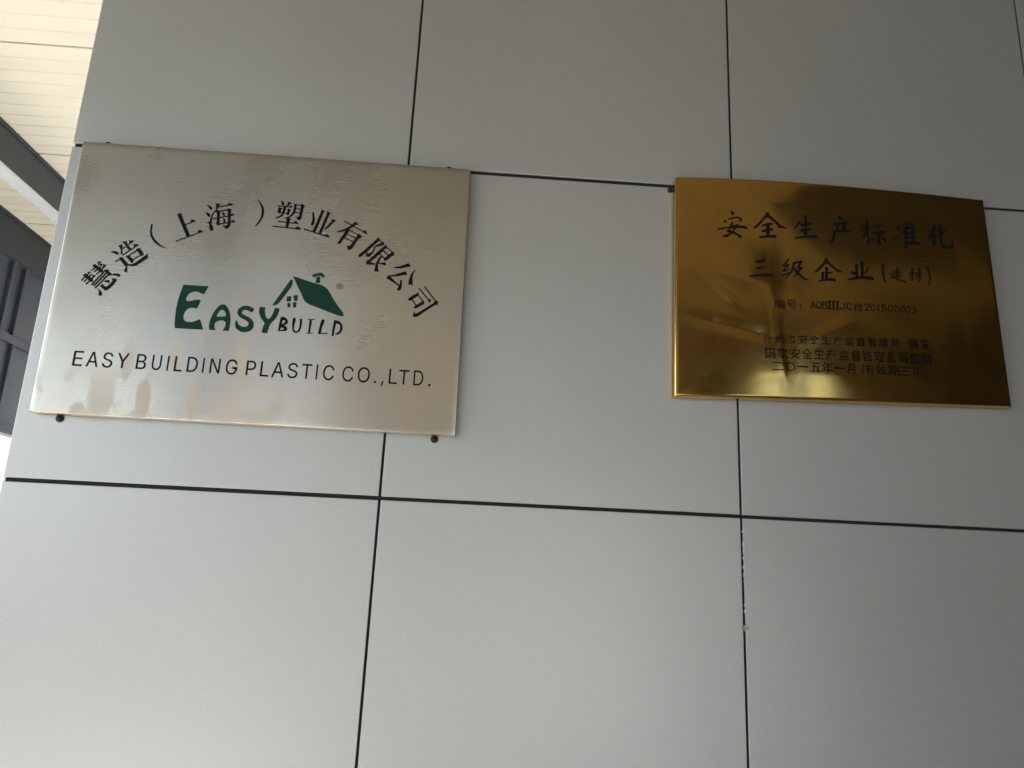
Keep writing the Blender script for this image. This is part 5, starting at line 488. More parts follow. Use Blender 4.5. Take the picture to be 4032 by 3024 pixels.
71.43]]],[[[360.88,71.27],[361.74,70.14],[362.5,68.93],[363.03,67.87],[364.18,68.54],[363.63,69.58],[362.85,70.76],[361.97,71.85]]],[[[358.32,75.96],[358.87,75.18],[359.35,74.36],[359.71,73.61],[355.56,73.61],[355.56,
72.3],[364.34,72.3],[364.34,73.61],[359.96,73.61],[361.02,74.09],[360.65,74.83],[360.12,75.66],[359.52,76.44]]],[[[357.1,67.17],[357.88,66.38],[358.67,65.54],[359.44,64.66],[358.24,62.92],[356.82,61.43],[355.17,60.21],
[355.53,59.9],[355.91,59.51],[356.2,59.17],[357.75,60.41],[359.14,61.87],[360.34,63.57],[361.13,62.53],[361.8,61.55],[362.31,60.68],[363.47,61.58],[362.84,62.58],[362.02,63.69],[361.07,64.85],[361.59,65.97],[362.05,
67.16],[362.45,68.4],[361.07,68.65],[360.8,67.71],[360.48,66.82],[360.11,65.96],[359.47,66.64],[358.82,67.32],[358.18,67.94]]],[[[366.88,76.44],[366.18,73.1],[365.16,70.07],[363.78,67.61],[364.13,67.28],[364.49,66.87],
[364.76,66.51],[365.14,67.07],[365.49,67.67],[365.82,68.31],[366.34,66.64],[366.95,65.07],[367.64,63.62],[366.36,62.07],[364.81,60.77],[362.93,59.71],[363.28,59.38],[363.65,58.98],[363.93,58.63],[365.66,59.68],[367.14,
60.91],[368.39,62.33],[369.47,60.9],[370.69,59.69],[372.07,58.71],[372.37,59.11],[372.74,59.53],[373.1,59.86],[371.63,60.83],[370.34,62.08],[369.22,63.58],[370.32,65.88],[371.15,68.53],[371.75,71.56],[372.84,71.56],
[372.84,72.91],[367.5,72.91],[367.78,73.99],[368.02,75.1],[368.24,76.23]],[[367.11,71.56],[370.34,71.56],[369.88,69.11],[369.26,66.91],[368.45,64.97],[367.72,66.62],[367.13,68.37],[366.65,70.22]]],[[[379.97,63.43],
[379.17,62.08],[378.14,60.82],[376.97,59.77],[377.42,59.49],[377.92,59.17],[378.31,58.87],[379.48,60.06],[380.59,61.48],[381.5,63.02]]],[[[383.06,62.79],[383.92,61.74],[384.72,60.62],[385.28,59.65],[386.62,60.38],
[386.01,61.34],[385.19,62.41],[384.31,63.43]]],[[[388.65,76.64],[388.65,69.23],[388.54,66.05],[387.98,62.7],[386.66,59.67],[387.1,59.43],[387.59,59.1],[387.96,58.79],[389.02,60.93],[389.68,63.33],[390.03,65.81],[394.58,
65.81],[394.58,60.86],[394.53,60.6],[394.4,60.47],[394.15,60.43],[393.6,60.41],[392.68,60.42],[391.58,60.44],[391.8,59.97],[391.98,59.43],[392.1,58.96],[393.5,58.97],[394.56,59.05],[395.32,59.24],[395.8,59.57],[396.06,
60.09],[396.14,60.83],[396.14,76.64]],[[394.58,75.25],[394.58,71.96],[390.16,71.96],[390.16,75.25]],[[394.58,70.6],[394.58,67.2],[390.11,67.2],[390.15,67.91],[390.16,68.58],[390.16,69.23],[390.16,70.6]]],[[[384.48,
77.42],[384.48,74.94],[380.55,74.94],[380.55,77.42],[379.09,77.42],[379.09,74.94],[377.25,74.94],[377.25,73.58],[379.09,73.58],[379.09,65.23],[376.95,65.23],[376.95,63.85],[387.59,63.85],[387.59,65.23],[385.99,65.23],
[385.99,73.58],[387.59,73.58],[387.59,74.94],[385.99,74.94],[385.99,77.42]],[[380.55,73.58],[384.48,73.58],[384.48,71.76],[380.55,71.76]],[[380.55,70.53],[384.48,70.53],[384.48,68.53],[380.55,68.53]],[[380.55,67.28],
[384.48,67.28],[384.48,65.23],[380.55,65.23]]],[[[399.57,75.9],[399.57,74.33],[414.93,74.33],[414.93,75.9]]],[[[400.87,69.16],[400.87,67.61],[413.34,67.61],[413.34,69.16]]],[[[398.39,62.01],[398.39,60.44],[416.04,60.44],
[416.04,62.01]]],[[[420.29,65.32],[420.29,63.81],[428.75,63.81],[428.75,58.95],[430.15,58.95],[430.15,63.81],[436.79,63.81],[436.79,65.32],[430.15,65.32],[430.15,69.51],[435.52,69.51],[435.52,71],[430.15,71],[430.15,
74.24],[435.94,74.24],[435.94,75.77],[425.01,75.77],[425.31,76.49],[425.59,77.22],[425.85,77.97],[424.46,78.39],[423.39,75.6],[421.98,73.1],[420.33,71.07],[420.73,70.76],[421.17,70.38],[421.51,70.06],[422.49,71.27],
[423.42,72.68],[424.3,74.24],[428.75,74.24],[428.75,71],[423.3,71],[423.3,65.32]],[[424.66,65.32],[424.66,69.51],[428.75,69.51],[428.75,65.32]]],[[[444.59,68.73],[444.21,72.47],[443.16,75.71],[441.57,78.46],[440.66,
77.83],[442.17,75.19],[443.14,72.16],[443.48,68.73],[443.14,65.29],[442.17,62.26],[440.66,59.63],[441.57,59],[443.16,61.74],[444.21,64.99]]]]]

# ---------------------------------------------------------------- helpers
def mesh_obj(name, verts, faces, mat, parent=None, smooth=False):
    me = bpy.data.meshes.new(name)
    me.from_pydata([tuple(v) for v in verts], [], faces)
    me.update()
    if mat: me.materials.append(mat)
    if smooth:
        for p in me.polygons: p.use_smooth = True
    o = bpy.data.objects.new(name, me)
    COL.objects.link(o)
    if parent: o.parent = parent
    return o

def bm_obj(name, bm, mat, parent=None, smooth=False):
    bmesh.ops.recalc_face_normals(bm, faces=bm.faces)
    me = bpy.data.meshes.new(name)
    bm.to_mesh(me); bm.free()
    if mat: me.materials.append(mat)
    if smooth:
        for p in me.polygons: p.use_smooth = True
    o = bpy.data.objects.new(name, me)
    COL.objects.link(o)
    if parent: o.parent = parent
    return o

def add_box(bm, x0, x1, y0, y1, z0, z1, bevel=0.0, seg=2):
    t = bmesh.new()
    vs = [t.verts.new((x, y, z)) for x in (x0, x1) for y in (y0, y1) for z in (z0, z1)]
    for f in ((0, 1, 3, 2), (4, 6, 7, 5), (0, 4, 5, 1), (2, 3, 7, 6), (0, 2, 6, 4), (1, 5, 7, 3)):
        t.faces.new([vs[i] for i in f])
    bmesh.ops.recalc_face_normals(t, faces=t.faces)
    if bevel:
        bmesh.ops.bevel(t, geom=list(t.edges), offset=bevel, segments=seg, profile=0.5, affect='EDGES')
    me = bpy.data.meshes.new('tmp')
    t.to_mesh(me); t.free()
    bm.from_mesh(me)
    bpy.data.meshes.remove(me)

def thing(name, label, cat, loc=(0, 0, 0), group=None):
    o = bpy.data.objects.new(name, None)
    o.empty_display_size = 0.05
    COL.objects.link(o)
    o.location = loc
    tag(o, label, cat, group)
    return o

def tag(o, label=None, cat=None, group=None, kind=None):
    if label: o['label'] = label
    if cat: o['category'] = cat
    if group: o['group'] = group
    if kind: o['kind'] = kind
    return o

# ---------------------------------------------------------------- materials
def new_mat(name):
    m = bpy.data.materials.new(name)
    m.use_nodes = True
    nt = m.node_tree
    b = nt.nodes['Principled BSDF']
    return m, nt, b

def N(nt, typ, **kw):
    n = nt.nodes.new(typ)
    for k, v in kw.items(): setattr(n, k, v)
    return n

def tex_coord(nt, scale=(1, 1, 1), loc=(0, 0, 0), rot=(0, 0, 0)):
    tc = N(nt, 'ShaderNodeTexCoord')
    mp = N(nt, 'ShaderNodeMapping')
    mp.inputs['Scale'].default_value = scale
    mp.inputs['Location'].default_value = loc
    mp.inputs['Rotation'].default_value = rot
    nt.links.new(tc.outputs['Object'], mp.inputs['Vector'])
    return mp.outputs['Vector']

def noise_tex(nt, vec, scale, detail=4, rough=0.5, dist=0.0):
    n = N(nt, 'ShaderNodeTexNoise')
    n.inputs['Scale'].default_value = scale
    n.inputs['Detail'].default_value = detail
    n.inputs['Roughness'].default_value = rough
    n.inputs['Distortion'].default_value = dist
    nt.links.new(vec, n.inputs['Vector'])
    return n.outputs['Fac']

def ramp(nt, fac, stops):
    r = N(nt, 'ShaderNodeValToRGB')
    el = r.color_ramp.elements
    while len(el) < len(stops): el.new(0.5)
    for e, (p, c) in zip(el, stops):
        e.position = p
        e.color = (c, c, c, 1) if not isinstance(c, tuple) else (*c, 1)
    nt.links.new(fac, r.inputs['Fac'])
    return r.outputs['Color']

def mix(nt, fac, a, b, mode='MIX'):
    n = N(nt, 'ShaderNodeMix', data_type='RGBA', blend_type=mode)
    for i, v in ((0, fac), (6, a), (7, b)):
        if isinstance(v, bpy.types.NodeSocket): nt.links.new(v, n.inputs[i])
        elif i == 0: n.inputs[i].default_value = v
        else: n.inputs[i].default_value = (*v, 1) if isinstance(v, tuple) else (v, v, v, 1)
    return n.outputs[2]

def bump(nt, b, height, strength, dist):
    n = N(nt, 'ShaderNodeBump')
    n.inputs['Strength'].default_value = strength
    n.inputs['Distance'].default_value = dist
    nt.links.new(height, n.inputs['Height'])
    nt.links.new(n.outputs['Normal'], b.inputs['Normal'])
    return n

def simple(name, col, rough=0.5, metal=0.0, vary=0.12, scale=20.0, bump_s=0.0):
    m, nt, b = new_mat(name)
    v = tex_coord(nt)
    f = noise_tex(nt, v, scale, 5, 0.6)
    lo = tuple(c * (1 - vary) for c in col); hi = tuple(min(1, c * (1 + vary)) for c in col)
    nt.links.new(ramp(nt, f, [(0.3, lo), (0.7, hi)]), b.inputs['Base Color'])
    b.inputs['Roughness'].default_value = rough
    b.inputs['Metallic'].default_value = metal
    if bump_s:
        bump(nt, b, noise_tex(nt, v, scale * 4, 3), bump_s, 0.002)
    return m

def mat_panel():
    m, nt, b = new_mat('coated_panel')
    v = tex_coord(nt)
    f1 = noise_tex(nt, v, 1.3, 4, 0.55)
    c = ramp(nt, f1, [(0.3, (0.545, 0.553, 0.528)), (0.7, (0.57, 0.578, 0.553))])
    # rare handling smudges
    vs = tex_coord(nt, scale=(9, 1, 16), rot=(0, 0.5, 0))
    f2 = noise_tex(nt, vs, 1.0, 6, 0.7, 0.6)
    sm = ramp(nt, f2, [(0.70, 0.0), (0.80, 0.35)])
    c = mix(nt, sm, c, (0.40, 0.40, 0.39))
    # fine coating grain
    f3 = noise_tex(nt, v, 420, 2, 0.6)
    c = mix(nt, 0.15, c, ramp(nt, f3, [(0.35, 0.25), (0.65, 0.75)]), 'OVERLAY')
    # small dark specks
    vo = N(nt, 'ShaderNodeTexVoronoi'); vo.inputs['Scale'].default_value = 5.0
    nt.links.new(tex_coord(nt, scale=(1, 0.01, 1)), vo.inputs['Vector'])
    sp = ramp(nt, vo.outputs['Distance'], [(0.009, 0.5), (0.018, 0.0)])
    c = mix(nt, sp, c, (0.12, 0.11, 0.10))
    nt.links.new(c, b.inputs['Base Color'])
    nt.links.new(ramp(nt, f1, [(0.2, 0.40), (0.8, 0.47)]), b.inputs['Roughness'])
    b.inputs['Specular IOR Level'].default_value = 0.45
    b.inputs['Metallic'].default_value = 0.66
    bump(nt, b, noise_tex(nt, v, 4.0, 2), 0.35, 0.004)
    return m

def mat_steel():
    m, nt, b = new_mat('brushed_steel')
    b.inputs['Metallic'].default_value = 1.0
    v = tex_coord(nt)
    # warm and cool bloom of old protective film
    f1 = noise_tex(nt, tex_coord(nt, scale=(5, 1, 3.5)), 1.0, 3, 0.5, 0.8)
    c = ramp(nt, f1, [(0.28, (0.60, 0.550, 0.475)), (0.45, (0.62, 0.575, 0.500)), (0.55, (0.59, 0.560, 0.490)), (0.72, (0.62, 0.555, 0.485))])
    vo = N(nt, 'ShaderNodeTexVoronoi', distance='CHEBYCHEV')
    vo.inputs['Scale'].default_value = 1.0; vo.inputs['Randomness'].default_value = 0.8
    nt.links.new(tex_coord(nt, scale=(11, 0.01, 5.5), loc=(0.3, 0, 0.1)), vo.inputs['Vector'])
    hs = N(nt, 'ShaderNodeSeparateColor'); nt.links.new(vo.outputs['Color'], hs.inputs[0])
    c = mix(nt, 0.45, c, ramp(nt, hs.outputs[0], [(0.0, (0.50, 0.455, 0.44)), (0.5, (0.51, 0.505, 0.495)), (1.0, (0.475, 0.48, 0.455))]), 'OVERLAY')
    # horizontal brushing
    fb = noise_tex(nt, tex_coord(nt, scale=(2.5, 1, 260)), 1.0, 4, 0.75)
    c = mix(nt, 0.12, c, ramp(nt, fb, [(0.3, 0.30), (0.7, 0.70)]), 'OVERLAY')
    # hazy dried glue dabs, slanted, gathered along the lower edge
    vs = N(nt, 'ShaderNodeTexVoronoi'); vs.inputs['Scale'].default_value = 1.0; vs.inputs['Randomness'].default_value = 1.0
    wv = N(nt, 'ShaderNodeMix', data_type='VECTOR'); wv.inputs[0].default_value = 0.12
    nz = N(nt, 'ShaderNodeTexNoise'); nz.inputs['Scale'].default_value = 1.6
    base = tex_coord(nt, scale=(34, 0.01, 10), rot=(0, 0.5, 0), loc=(0.4, 0, 0.2))
    nt.links.new(base, nz.inputs['Vector'])
    nt.links.new(base, wv.inputs[4]); nt.links.new(nz.outputs['Color'], wv.inputs[5])
    nt.links.new(wv.outputs[1], vs.inputs['Vector'])
    dab = ramp(nt, vs.outputs['Distance'], [(0.30, 1.0), (0.36, 0.0)])
    tc = N(nt, 'ShaderNodeTexCoord'); sx = N(nt, 'ShaderNodeSeparateXYZ')
    nt.links.new(tc.outputs['Object'], sx.inputs['Vector'])
    def rng(sock, a, b_, lo, hi):
        r_ = N(nt, 'ShaderNodeMapRange')
        for k, val in zip(('From Min', 'From Max', 'To Min', 'To Max'), (a, b_, lo, hi)): r_.inputs[k].default_value = val
        nt.links.new(sock, r_.inputs['Value'])
        return r_.outputs['Result']
    def mul(a, c_):
        q = N(nt, 'ShaderNodeMath', operation='MULTIPLY')
        nt.links.new(a, q.inputs[0]); nt.links.new(c_, q.inputs[1])
        return q.outputs[0]
    zone = mul(rng(sx.outputs['Z'], 0.07, 0.16, 1.0, 0.0), mul(rng(sx.outputs['X'], 0.34, 0.40, 1.0, 0.0), rng(sx.outputs['X'], 0.11, 0.16, 0.0, 1.0)))
    hazy = ramp(nt, noise_tex(nt, tex_coord(nt, scale=(14, 1, 9), rot=(0, 0.3, 0)), 1.0, 4, 0.55, 0.5), [(0.50, 0.0), (0.56, 0.7)])
    zone2 = mul(rng(sx.outputs['Z'], 0.0, 0.09, 1.0, 0.0), rng(sx.outputs['X'], 0.30, 0.46, 1.0, 0.0))
    a1 = mul(dab, zone); a2 = mul(hazy, zone2)
    mx = N(nt, 'ShaderNodeMath', operation='MAXIMUM'); nt.links.new(a1, mx.inputs[0]); nt.links.new(a2, mx.inputs[1])
    stain = mx.outputs[0]
    c = mix(nt, stain, c, (0.57, 0.53, 0.45))
    # dark flecks
    fk = noise_tex(nt, tex_coord(nt, scale=(55, 1, 150), rot=(0, 0.12, 0)), 1.0, 3, 0.6)
    fl = ramp(nt, fk, [(0.78, 0.0), (0.83, 0.5)])
    blot = ramp(nt, noise_tex(nt, v, 6.5, 2), [(0.54, 0.0), (0.66, 1.0)])
    c = mix(nt, mul(fl, blot), c, (0.14, 0.11, 0.09))
    nt.links.new(c, b.inputs['Base Color'])
    r = ramp(nt, f1, [(0.25, 0.25), (0.75, 0.32)])
    r2 = mix(nt, stain, r, 0.6)
    mt = N(nt, 'ShaderNodeMath', operation='MULTIPLY_ADD'); nt.links.new(stain, mt.inputs[0]); mt.inputs[1].default_value = -0.6; mt.inputs[2].default_value = 1.0
    nt.links.new(mt.outputs[0], b.inputs['Metallic'])
    nt.links.new(mix(nt, 0.06, r2, ramp(nt, fb, [(0.3, 0.2), (0.7, 0.4)])), b.inputs['Roughness'])
    b.inputs['Anisotropic'].default_value = 0.6
    tv = N(nt, 'ShaderNodeCombineXYZ'); tv.inputs[2].default_value = 1.0
    nt.links.new(tv.outputs[0], b.inputs['Tangent'])
    bump(nt, b, noise_tex(nt, v, 3.2, 2, 0.4), 0.2, 0.012)
    return m

def mat_brass():
    m, nt, b = new_mat('polished_brass')
    b.inputs['Metallic'].default_value = 1.0
    v = tex_coord(nt)
    f1 = noise_tex(nt, v, 7.0, 5, 0.6, 0.6)
    c = ramp(nt, f1, [(0.3, (0.72, 0.43, 0.11)), (0.55, (0.80, 0.48, 0.13)), (0.75, (0.67, 0.42, 0.13))])
    fb = noise_tex(nt, tex_coord(nt, scale=(5, 1, 500)), 1.0, 3, 0.6)
    c = mix(nt, 0.12, c, ramp(nt, fb, [(0.3, 0.3), (0.7, 0.7)]), 'OVERLAY')
    # tarnish flecks near the lower edge and corners
    f2 = noise_tex(nt, v, 38.0, 6, 0.7)
    c = mix(nt, ramp(nt, f2, [(0.66, 0.0), (0.76, 0.6)]), c, (0.20, 0.13, 0.06))
    nt.links.new(c, b.inputs['Base Color'])
    r = ramp(nt, f1, [(0.3, 0.09), (0.6, 0.12), (0.75, 0.18)])
    nt.links.new(mix(nt, 0.25, r, ramp(nt, fb, [(0.3, 0.08), (0.7, 0.20)])), b.inputs['Roughness'])
    b.inputs['Anisotropic'].default_value = 0.45
    tv = N(nt, 'ShaderNodeCombineXYZ'); tv.inputs[2].default_value = 1.0
    nt.links.new(tv.outputs[0], b.inputs['Tangent'])
    # shallow creases in the thin sheet
    fc = noise_tex(nt, tex_coord(nt, rot=(0, 0.9, 0), scale=(5.0, 1, 2.0)), 1.0, 1, 0.3, 0.6)
    bump(nt, b, fc, 0.12, 0.010)
    return m

def mat_ground():
    m, nt, b = new_mat('concrete_paving')
    v = tex_coord(nt)
    f = noise_tex(nt, v, 0.6, 8, 0.65)
    nt.links.new(ramp(nt, f, [(0.3, (0.50, 0.495, 0.48)), (0.7, (0.57, 0.565, 0.55))]), b.inputs['Base Color'])
    b.inputs['Roughness'].default_value = 0.85
    bump(nt, b, noise_tex(nt, v, 60, 5), 0.3, 0.004)
    return m

def mat_cream():
    m, nt, b = new_mat('cream_coated_sheet')
    v = tex_coord(nt)
    f = noise_tex(nt, tex_coord(nt, scale=(0.8, 5, 1)), 1.5, 5, 0.6)
    c = ramp(nt, f, [(0.3, (0.70, 0.655, 0.52)), (0.7, (0.76, 0.715, 0.575))])
    f2 = noise_tex(nt, tex_coord(nt, scale=(3, 14, 1)), 1.0, 6, 0.7, 0.5)
    c = mix(nt, ramp(nt, f2, [(0.68, 0.0), (0.78, 0.45)]), c, (0.42, 0.37, 0.28))
    nt.links.new(c, b.inputs['Base Color'])
    b.inputs['Roughness'].default_value = 0.5
    return m

def matte(m):
    m.node_tree.nodes['Principled BSDF'].inputs['Specular IOR Level'].default_value = 0.12
    return m

M = dict(
    panel=mat_panel(), steel=mat_steel(), brass=mat_brass(), ground=mat_ground(), cream=mat_cream(),
    joint=simple('black_sealant', (0.008, 0.008, 0.010), 0.75, vary=0.3, scale=60),
    ink=matte(simple('black_enamel', (0.006, 0.006, 0.007), 0.5, vary=0.25, scale=200)),
    ink_brown=matte(simple('worn_brown_enamel', (0.007, 0.005, 0.003), 0.6, vary=0.5, scale=120)),
    ink_grey=simple('worn_grey_etch', (0.08, 0.075, 0.065), 0.5, vary=0.4, scale=300),
    green=matte(simple('green_enamel', (0.010, 0.046, 0.028), 0.42, vary=0.12, scale=60)),
    dark_steel=simple('dark_grey_paint', (0.020, 0.024, 0.028), 0.55, vary=0.25, scale=6),
    light_steel=simple('light_grey_paint', (0.52, 0.53, 0.54), 0.5, vary=0.06, scale=8),
    frame=simple('charcoal_frame', (0.040, 0.049, 0.062), 0.5, vary=0.2, scale=5),
    glass=simple('smoked_panel', (0.045, 0.055, 0.070), 0.45, vary=0.2, scale=3),
    screw=simple('blackened_screw', (0.030, 0.028, 0.027), 0.45, metal=0.6, vary=0.4, scale=300),
    residue=simple('white_sealant_residue', (0.70, 0.69, 0.66), 0.4, vary=0.1, scale=200),
    scrap=simple('tan_paper', (0.36, 0.31, 0.25), 0.8, vary=0.25, scale=120),
    trim=simple('white_trim', (0.62, 0.62, 0.62), 0.4, vary=0.05, scale=10),
    clad_dark=simple('brown_cladding', (0.13, 0.105, 0.07), 0.7, vary=0.15, scale=3),
    tan=simple('tan_reflector', (0.23, 0.195, 0.13), 0.7, vary=0.12, scale=2),
    render_mid=simple('grey_render', (0.46, 0.43, 0.37), 0.8, vary=0.15, scale=3),
    steel_edge_shade=simple('shaded_steel_fold', (0.055, 0.052, 0.048), 0.5, metal=0.5, vary=0.15, scale=40),  # shade painted into the flange colour, which also deepens the contact shadow
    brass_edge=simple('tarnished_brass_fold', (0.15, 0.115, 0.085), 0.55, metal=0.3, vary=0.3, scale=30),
    soffit=simple('soffit_paint', (0.095, 0.086, 0.052), 0.8, vary=0.1, scale=2),
    render_dark=simple('dark_render', (0.022, 0.019, 0.014), 0.8, vary=0.15, scale=3),
)

# ---------------------------------------------------------------- setting: ground, ceiling
g = mesh_obj('ground', [(-120, -120, 0), (120, -120, 0), (120, 120, 0), (-120, 120, 0)], [(0, 1, 2, 3)], M['ground'])
tag(g, kind='structure')

CZ = ZO + 1.5
CX0, CX1 = -2.62, 6.5
SEAM0 = 1.797
ceiling = tag(bpy.data.objects.new('ceiling', None), 'cream ribbed sheet ceiling above the grey beams', 'ceiling', kind='structure')
COL.objects.link(ceiling)
ceiling.location = (0, 0, CZ)

def ceiling_panel(y0, y1):
    """one insulated roof sheet: flat cream underside with shallow pressed ribs every 97 mm"""
    prof = [(y0, 0.06), (y0, 0.003), (y0 + 0.004, 0.0)]
    n = int(round((y1 - y0) / 0.097))
    for k in range(1, n):
        c = y0 + (y1 - y0) * k / n
        prof += [(c - 0.008, 0.0), (c - 0.003, 0.0045), (c + 0.002, 0.0045), (c + 0.006, 0.0)]
    prof += [(y1 - 0.004, 0.0), (y1, 0.003), (y1, 0.06)]
    V, Fc = [], []
    for y, z in prof:
        V += [(CX0, y, z), (CX1, y, z)]
    for i in range(len(prof) - 1):
        Fc.append((2 * i, 2 * i + 2, 2 * i + 3, 2 * i + 1))
    k = len(prof)
    Fc.append((0, 1, 2 * k - 1, 2 * k - 2))
    return mesh_obj('ceiling_sheet', V, Fc, M['cream'], ceiling)

CEIL_Y0, CEIL_Y1 = -1, 9
for k in range(CEIL_Y0, CEIL_Y1):
    y = SEAM0 + k * 0.98
    ceiling_panel(y + 0.006, y + 0.974)
bm = bmesh.new()
add_box(bm, CX0, CX1, SEAM0 + CEIL_Y0 * 0.98 - 0.1, SEAM0 + CEIL_Y1 * 0.98 + 0.1, 0.062, 0.16)
bm_obj('roof_deck', bm, M['joint'], ceiling)

# front soffit, unseen; made dark to hold light off the upper wall
bm = bmesh.new()
SY = SEAM0 + CEIL_Y0 * 0.98
add_box(bm, CX0, CX1, -5.4, SY - 0.12, 0.0, 0.16)
so_ = bm_obj('soffit', bm, M['soffit'])
so_.location = (0, 0, CZ)
tag(so_, 'unseen soffit, made dark to dim the panelled wall', 'soffit', kind='structure')

bm = bmesh.new()
add_box(bm, CX0 + 0.005, CX0 + 0.16, -5.39, 0.30, -0.55, -0.004, 0.004)
fa = bm_obj('added_fascia', bm, M['clad_dark'])  # unseen drop board, added to cut sky light on the upper left wall
fa.location = (0, 0, CZ)
tag(fa, 'unseen brown board added to cut light on the upper left wall', 'added_fascia')

# ---------------------------------------------------------------- beams under the ceiling
def beam(x_face, depth, label, flange):
    t = thing('steel_beam', label, 'beam', (x_face, 0.34, CZ), 'grey steel beams under the cream ceiling')
    L = 9.5
    bm = bmesh.new(); add_box(bm, -0.084, 0, 0, L, -depth + 0.012, -0.022, 0.002)
    bm_obj('web', bm, M['dark_steel'], t)
    bm = bmesh.new(); add_box(bm, -0.10, 0.007, 0, L, -0.022, -0.001, 0.001)
    bm_obj('top_flange', bm, M['dark_steel'], t)
    if flange:
        bm = bmesh.new(); add_box(bm, -0.088, 0.001, 0, L, -depth - 0.002, -depth + 0.012, 0.001)
        bm_obj('bottom_flange', bm, M['light_steel'], t)
    return t
beam(-1.832, 0.222, 'dark grey steel beam with a pale lower flange, nearer the wall corner', True)
beam(-2.45, 0.27, 'darker steel beam further back above the dark transom', False)

# dark transom wall below the far beam
tw = thing('transom_wall', 'dark charcoal panelled transom behind the wall, below the far beam', 'partition', (-2.45, 2.6, ZO + 0.08))
bm = bmesh.new()
add_box(bm, -0.10, -0.03, 0, 4.4, 0.0, 1.147)
bm_obj('infill_panel', bm, M['glass'], tw)
for (y0, y1, z0, z1) in ((1.165, 1.195, 0.055, 1.147), (0.0, 4.4, 0.0, 0.055), (0.0, 4.4, 0.60, 0.655), (1.9, 1.95, 0.055, 0.60), (1.31, 1.34, 0.655, 1.147), (1.335, 1.36, 0.055, 0.60)):
    bm = bmesh.new(); add_box(bm, -0.03, -0.004 - 0.001 * (z1 - z0), y0, y1, z0, z1, 0.002)
    bm_obj('frame_bar', bm, M['frame'], tw)

# ---------------------------------------------------------------- panelled wall
wall = thing('panelled_wall', 'pale grey wall of square metal panels with thin black joints', 'wall', (0, 0, 0))
WX1 = 3.0
bm = bmesh.new()
add_box(bm, 0.003, WX1, 0.0035, 0.34, 0.0, CZ - 0.002)
bm_obj('backing', bm, M['joint'], wall)
vgap = 0.0042
hgap = {0: 0.0066, 1: 0.0062, 2: 0.0052, 3: 0.0050, 4: 0.005}
zs = [1.5, 1.2, 0.6, 0.0, -0.6, -1.2, -1.8, -2.35]
rnd = random.Random(3)
for ci in range(5):
    for ri in range(len(zs) - 1):
        x0, x1 = ci * 0.6, (ci + 1) * 0.6
        z1, z0 = zs[ri], zs[ri + 1]
        gx0 = 0 if ci == 0 else vgap / 2
        gx1 = vgap / 2
        gz = hgap[ci] / 2
        j = lambda: rnd.uniform(-0.0004, 0.0004)
        bm = bmesh.new()
        tz = 0.004 if ri == 0 else gz
        yo = rnd.uniform(-0.0003, 0.0003)
        add_box(bm, x0 + gx0 + (0 if ci == 0 else j()), x1 - gx1 + j(), yo, 0.0034, z0 + ZO + (0.002 if ri == len(zs) - 2 else gz + j()), z1 + ZO - tz + j(), 0.0009, 2)
        bm_obj('panel', bm, M['panel'], wall)
# rounded corner trim at the wall's left edge, leaning slightly proud of the panels
V = [(0.001, 0.006, ZO + 0.05), (0.001, 0.006, 0.0), (-0.0055, 0.012, 0.0), (-0.0052, 0.012, ZO - 0.36), (-0.0008, 0.012, ZO - 0.02), (0.001, 0.012, ZO + 0.05),
     (0.001, 0.34, ZO + 0.05), (0.001, 0.34, 0.0), (-0.0055, 0.34, 0.0), (-0.0052, 0.34, ZO - 0.36), (-0.0008, 0.34, ZO - 0.02)]
mesh_obj('corner_trim', V, [(0, 5, 4, 3, 2, 1), (2, 3, 9, 8), (3, 4, 10, 9), (4, 5, 6, 10)], M['trim'], wall)

# crumbs of white sealant along the joint between the two lower right panels
def residue():
    bm = bmesh.new()
    rr = random.Random(11)
    for zc, h, w in ((-0.6245, 0.004, 0.0040), (-0.645, 0.010, 0.0022), (-0.656, 0.012, 0.0026), (-0.668, 0.005, 0.0016), (-0.682, 0.006, 0.0030), (-0.694, 0.008, 0.0016), (-0.705, 0.004, 0.0012), (-0.742, 0.004, 0.0022), (-0.752, 0.007, 0.0026), (-0.78, 0.002, 0.0012)):
        x = 1.2 + 0.0021 + rr.uniform(-0.0004, 0.0003)
        w *= 0.8
        vs = []
        for a in range(7):
            t = a / 7 * 2 * math.pi
            k = rr.uniform(0.6, 1.15)
            vs.append((x + w / 2 * math.cos(t) * k, z_y(0), zc + ZO + h / 2 * math.sin(t) * k))
        top = [bm.verts.new((a, -0.0013, c)) for a, b, c in vs]
        bot = [bm.verts.new((a, 0.0034, c)) for a, b, c in vs]
        bm.faces.new(top); bm.faces.new(bot[::-1])
        for i in range(7):
            bm.faces.new((top[i], bot[i], bot[(i + 1) % 7], top[(i + 1) % 7]))
    return bm_obj('sealant_residue', bm, M['residue'], wall)
z_y = lambda v: v
residue()

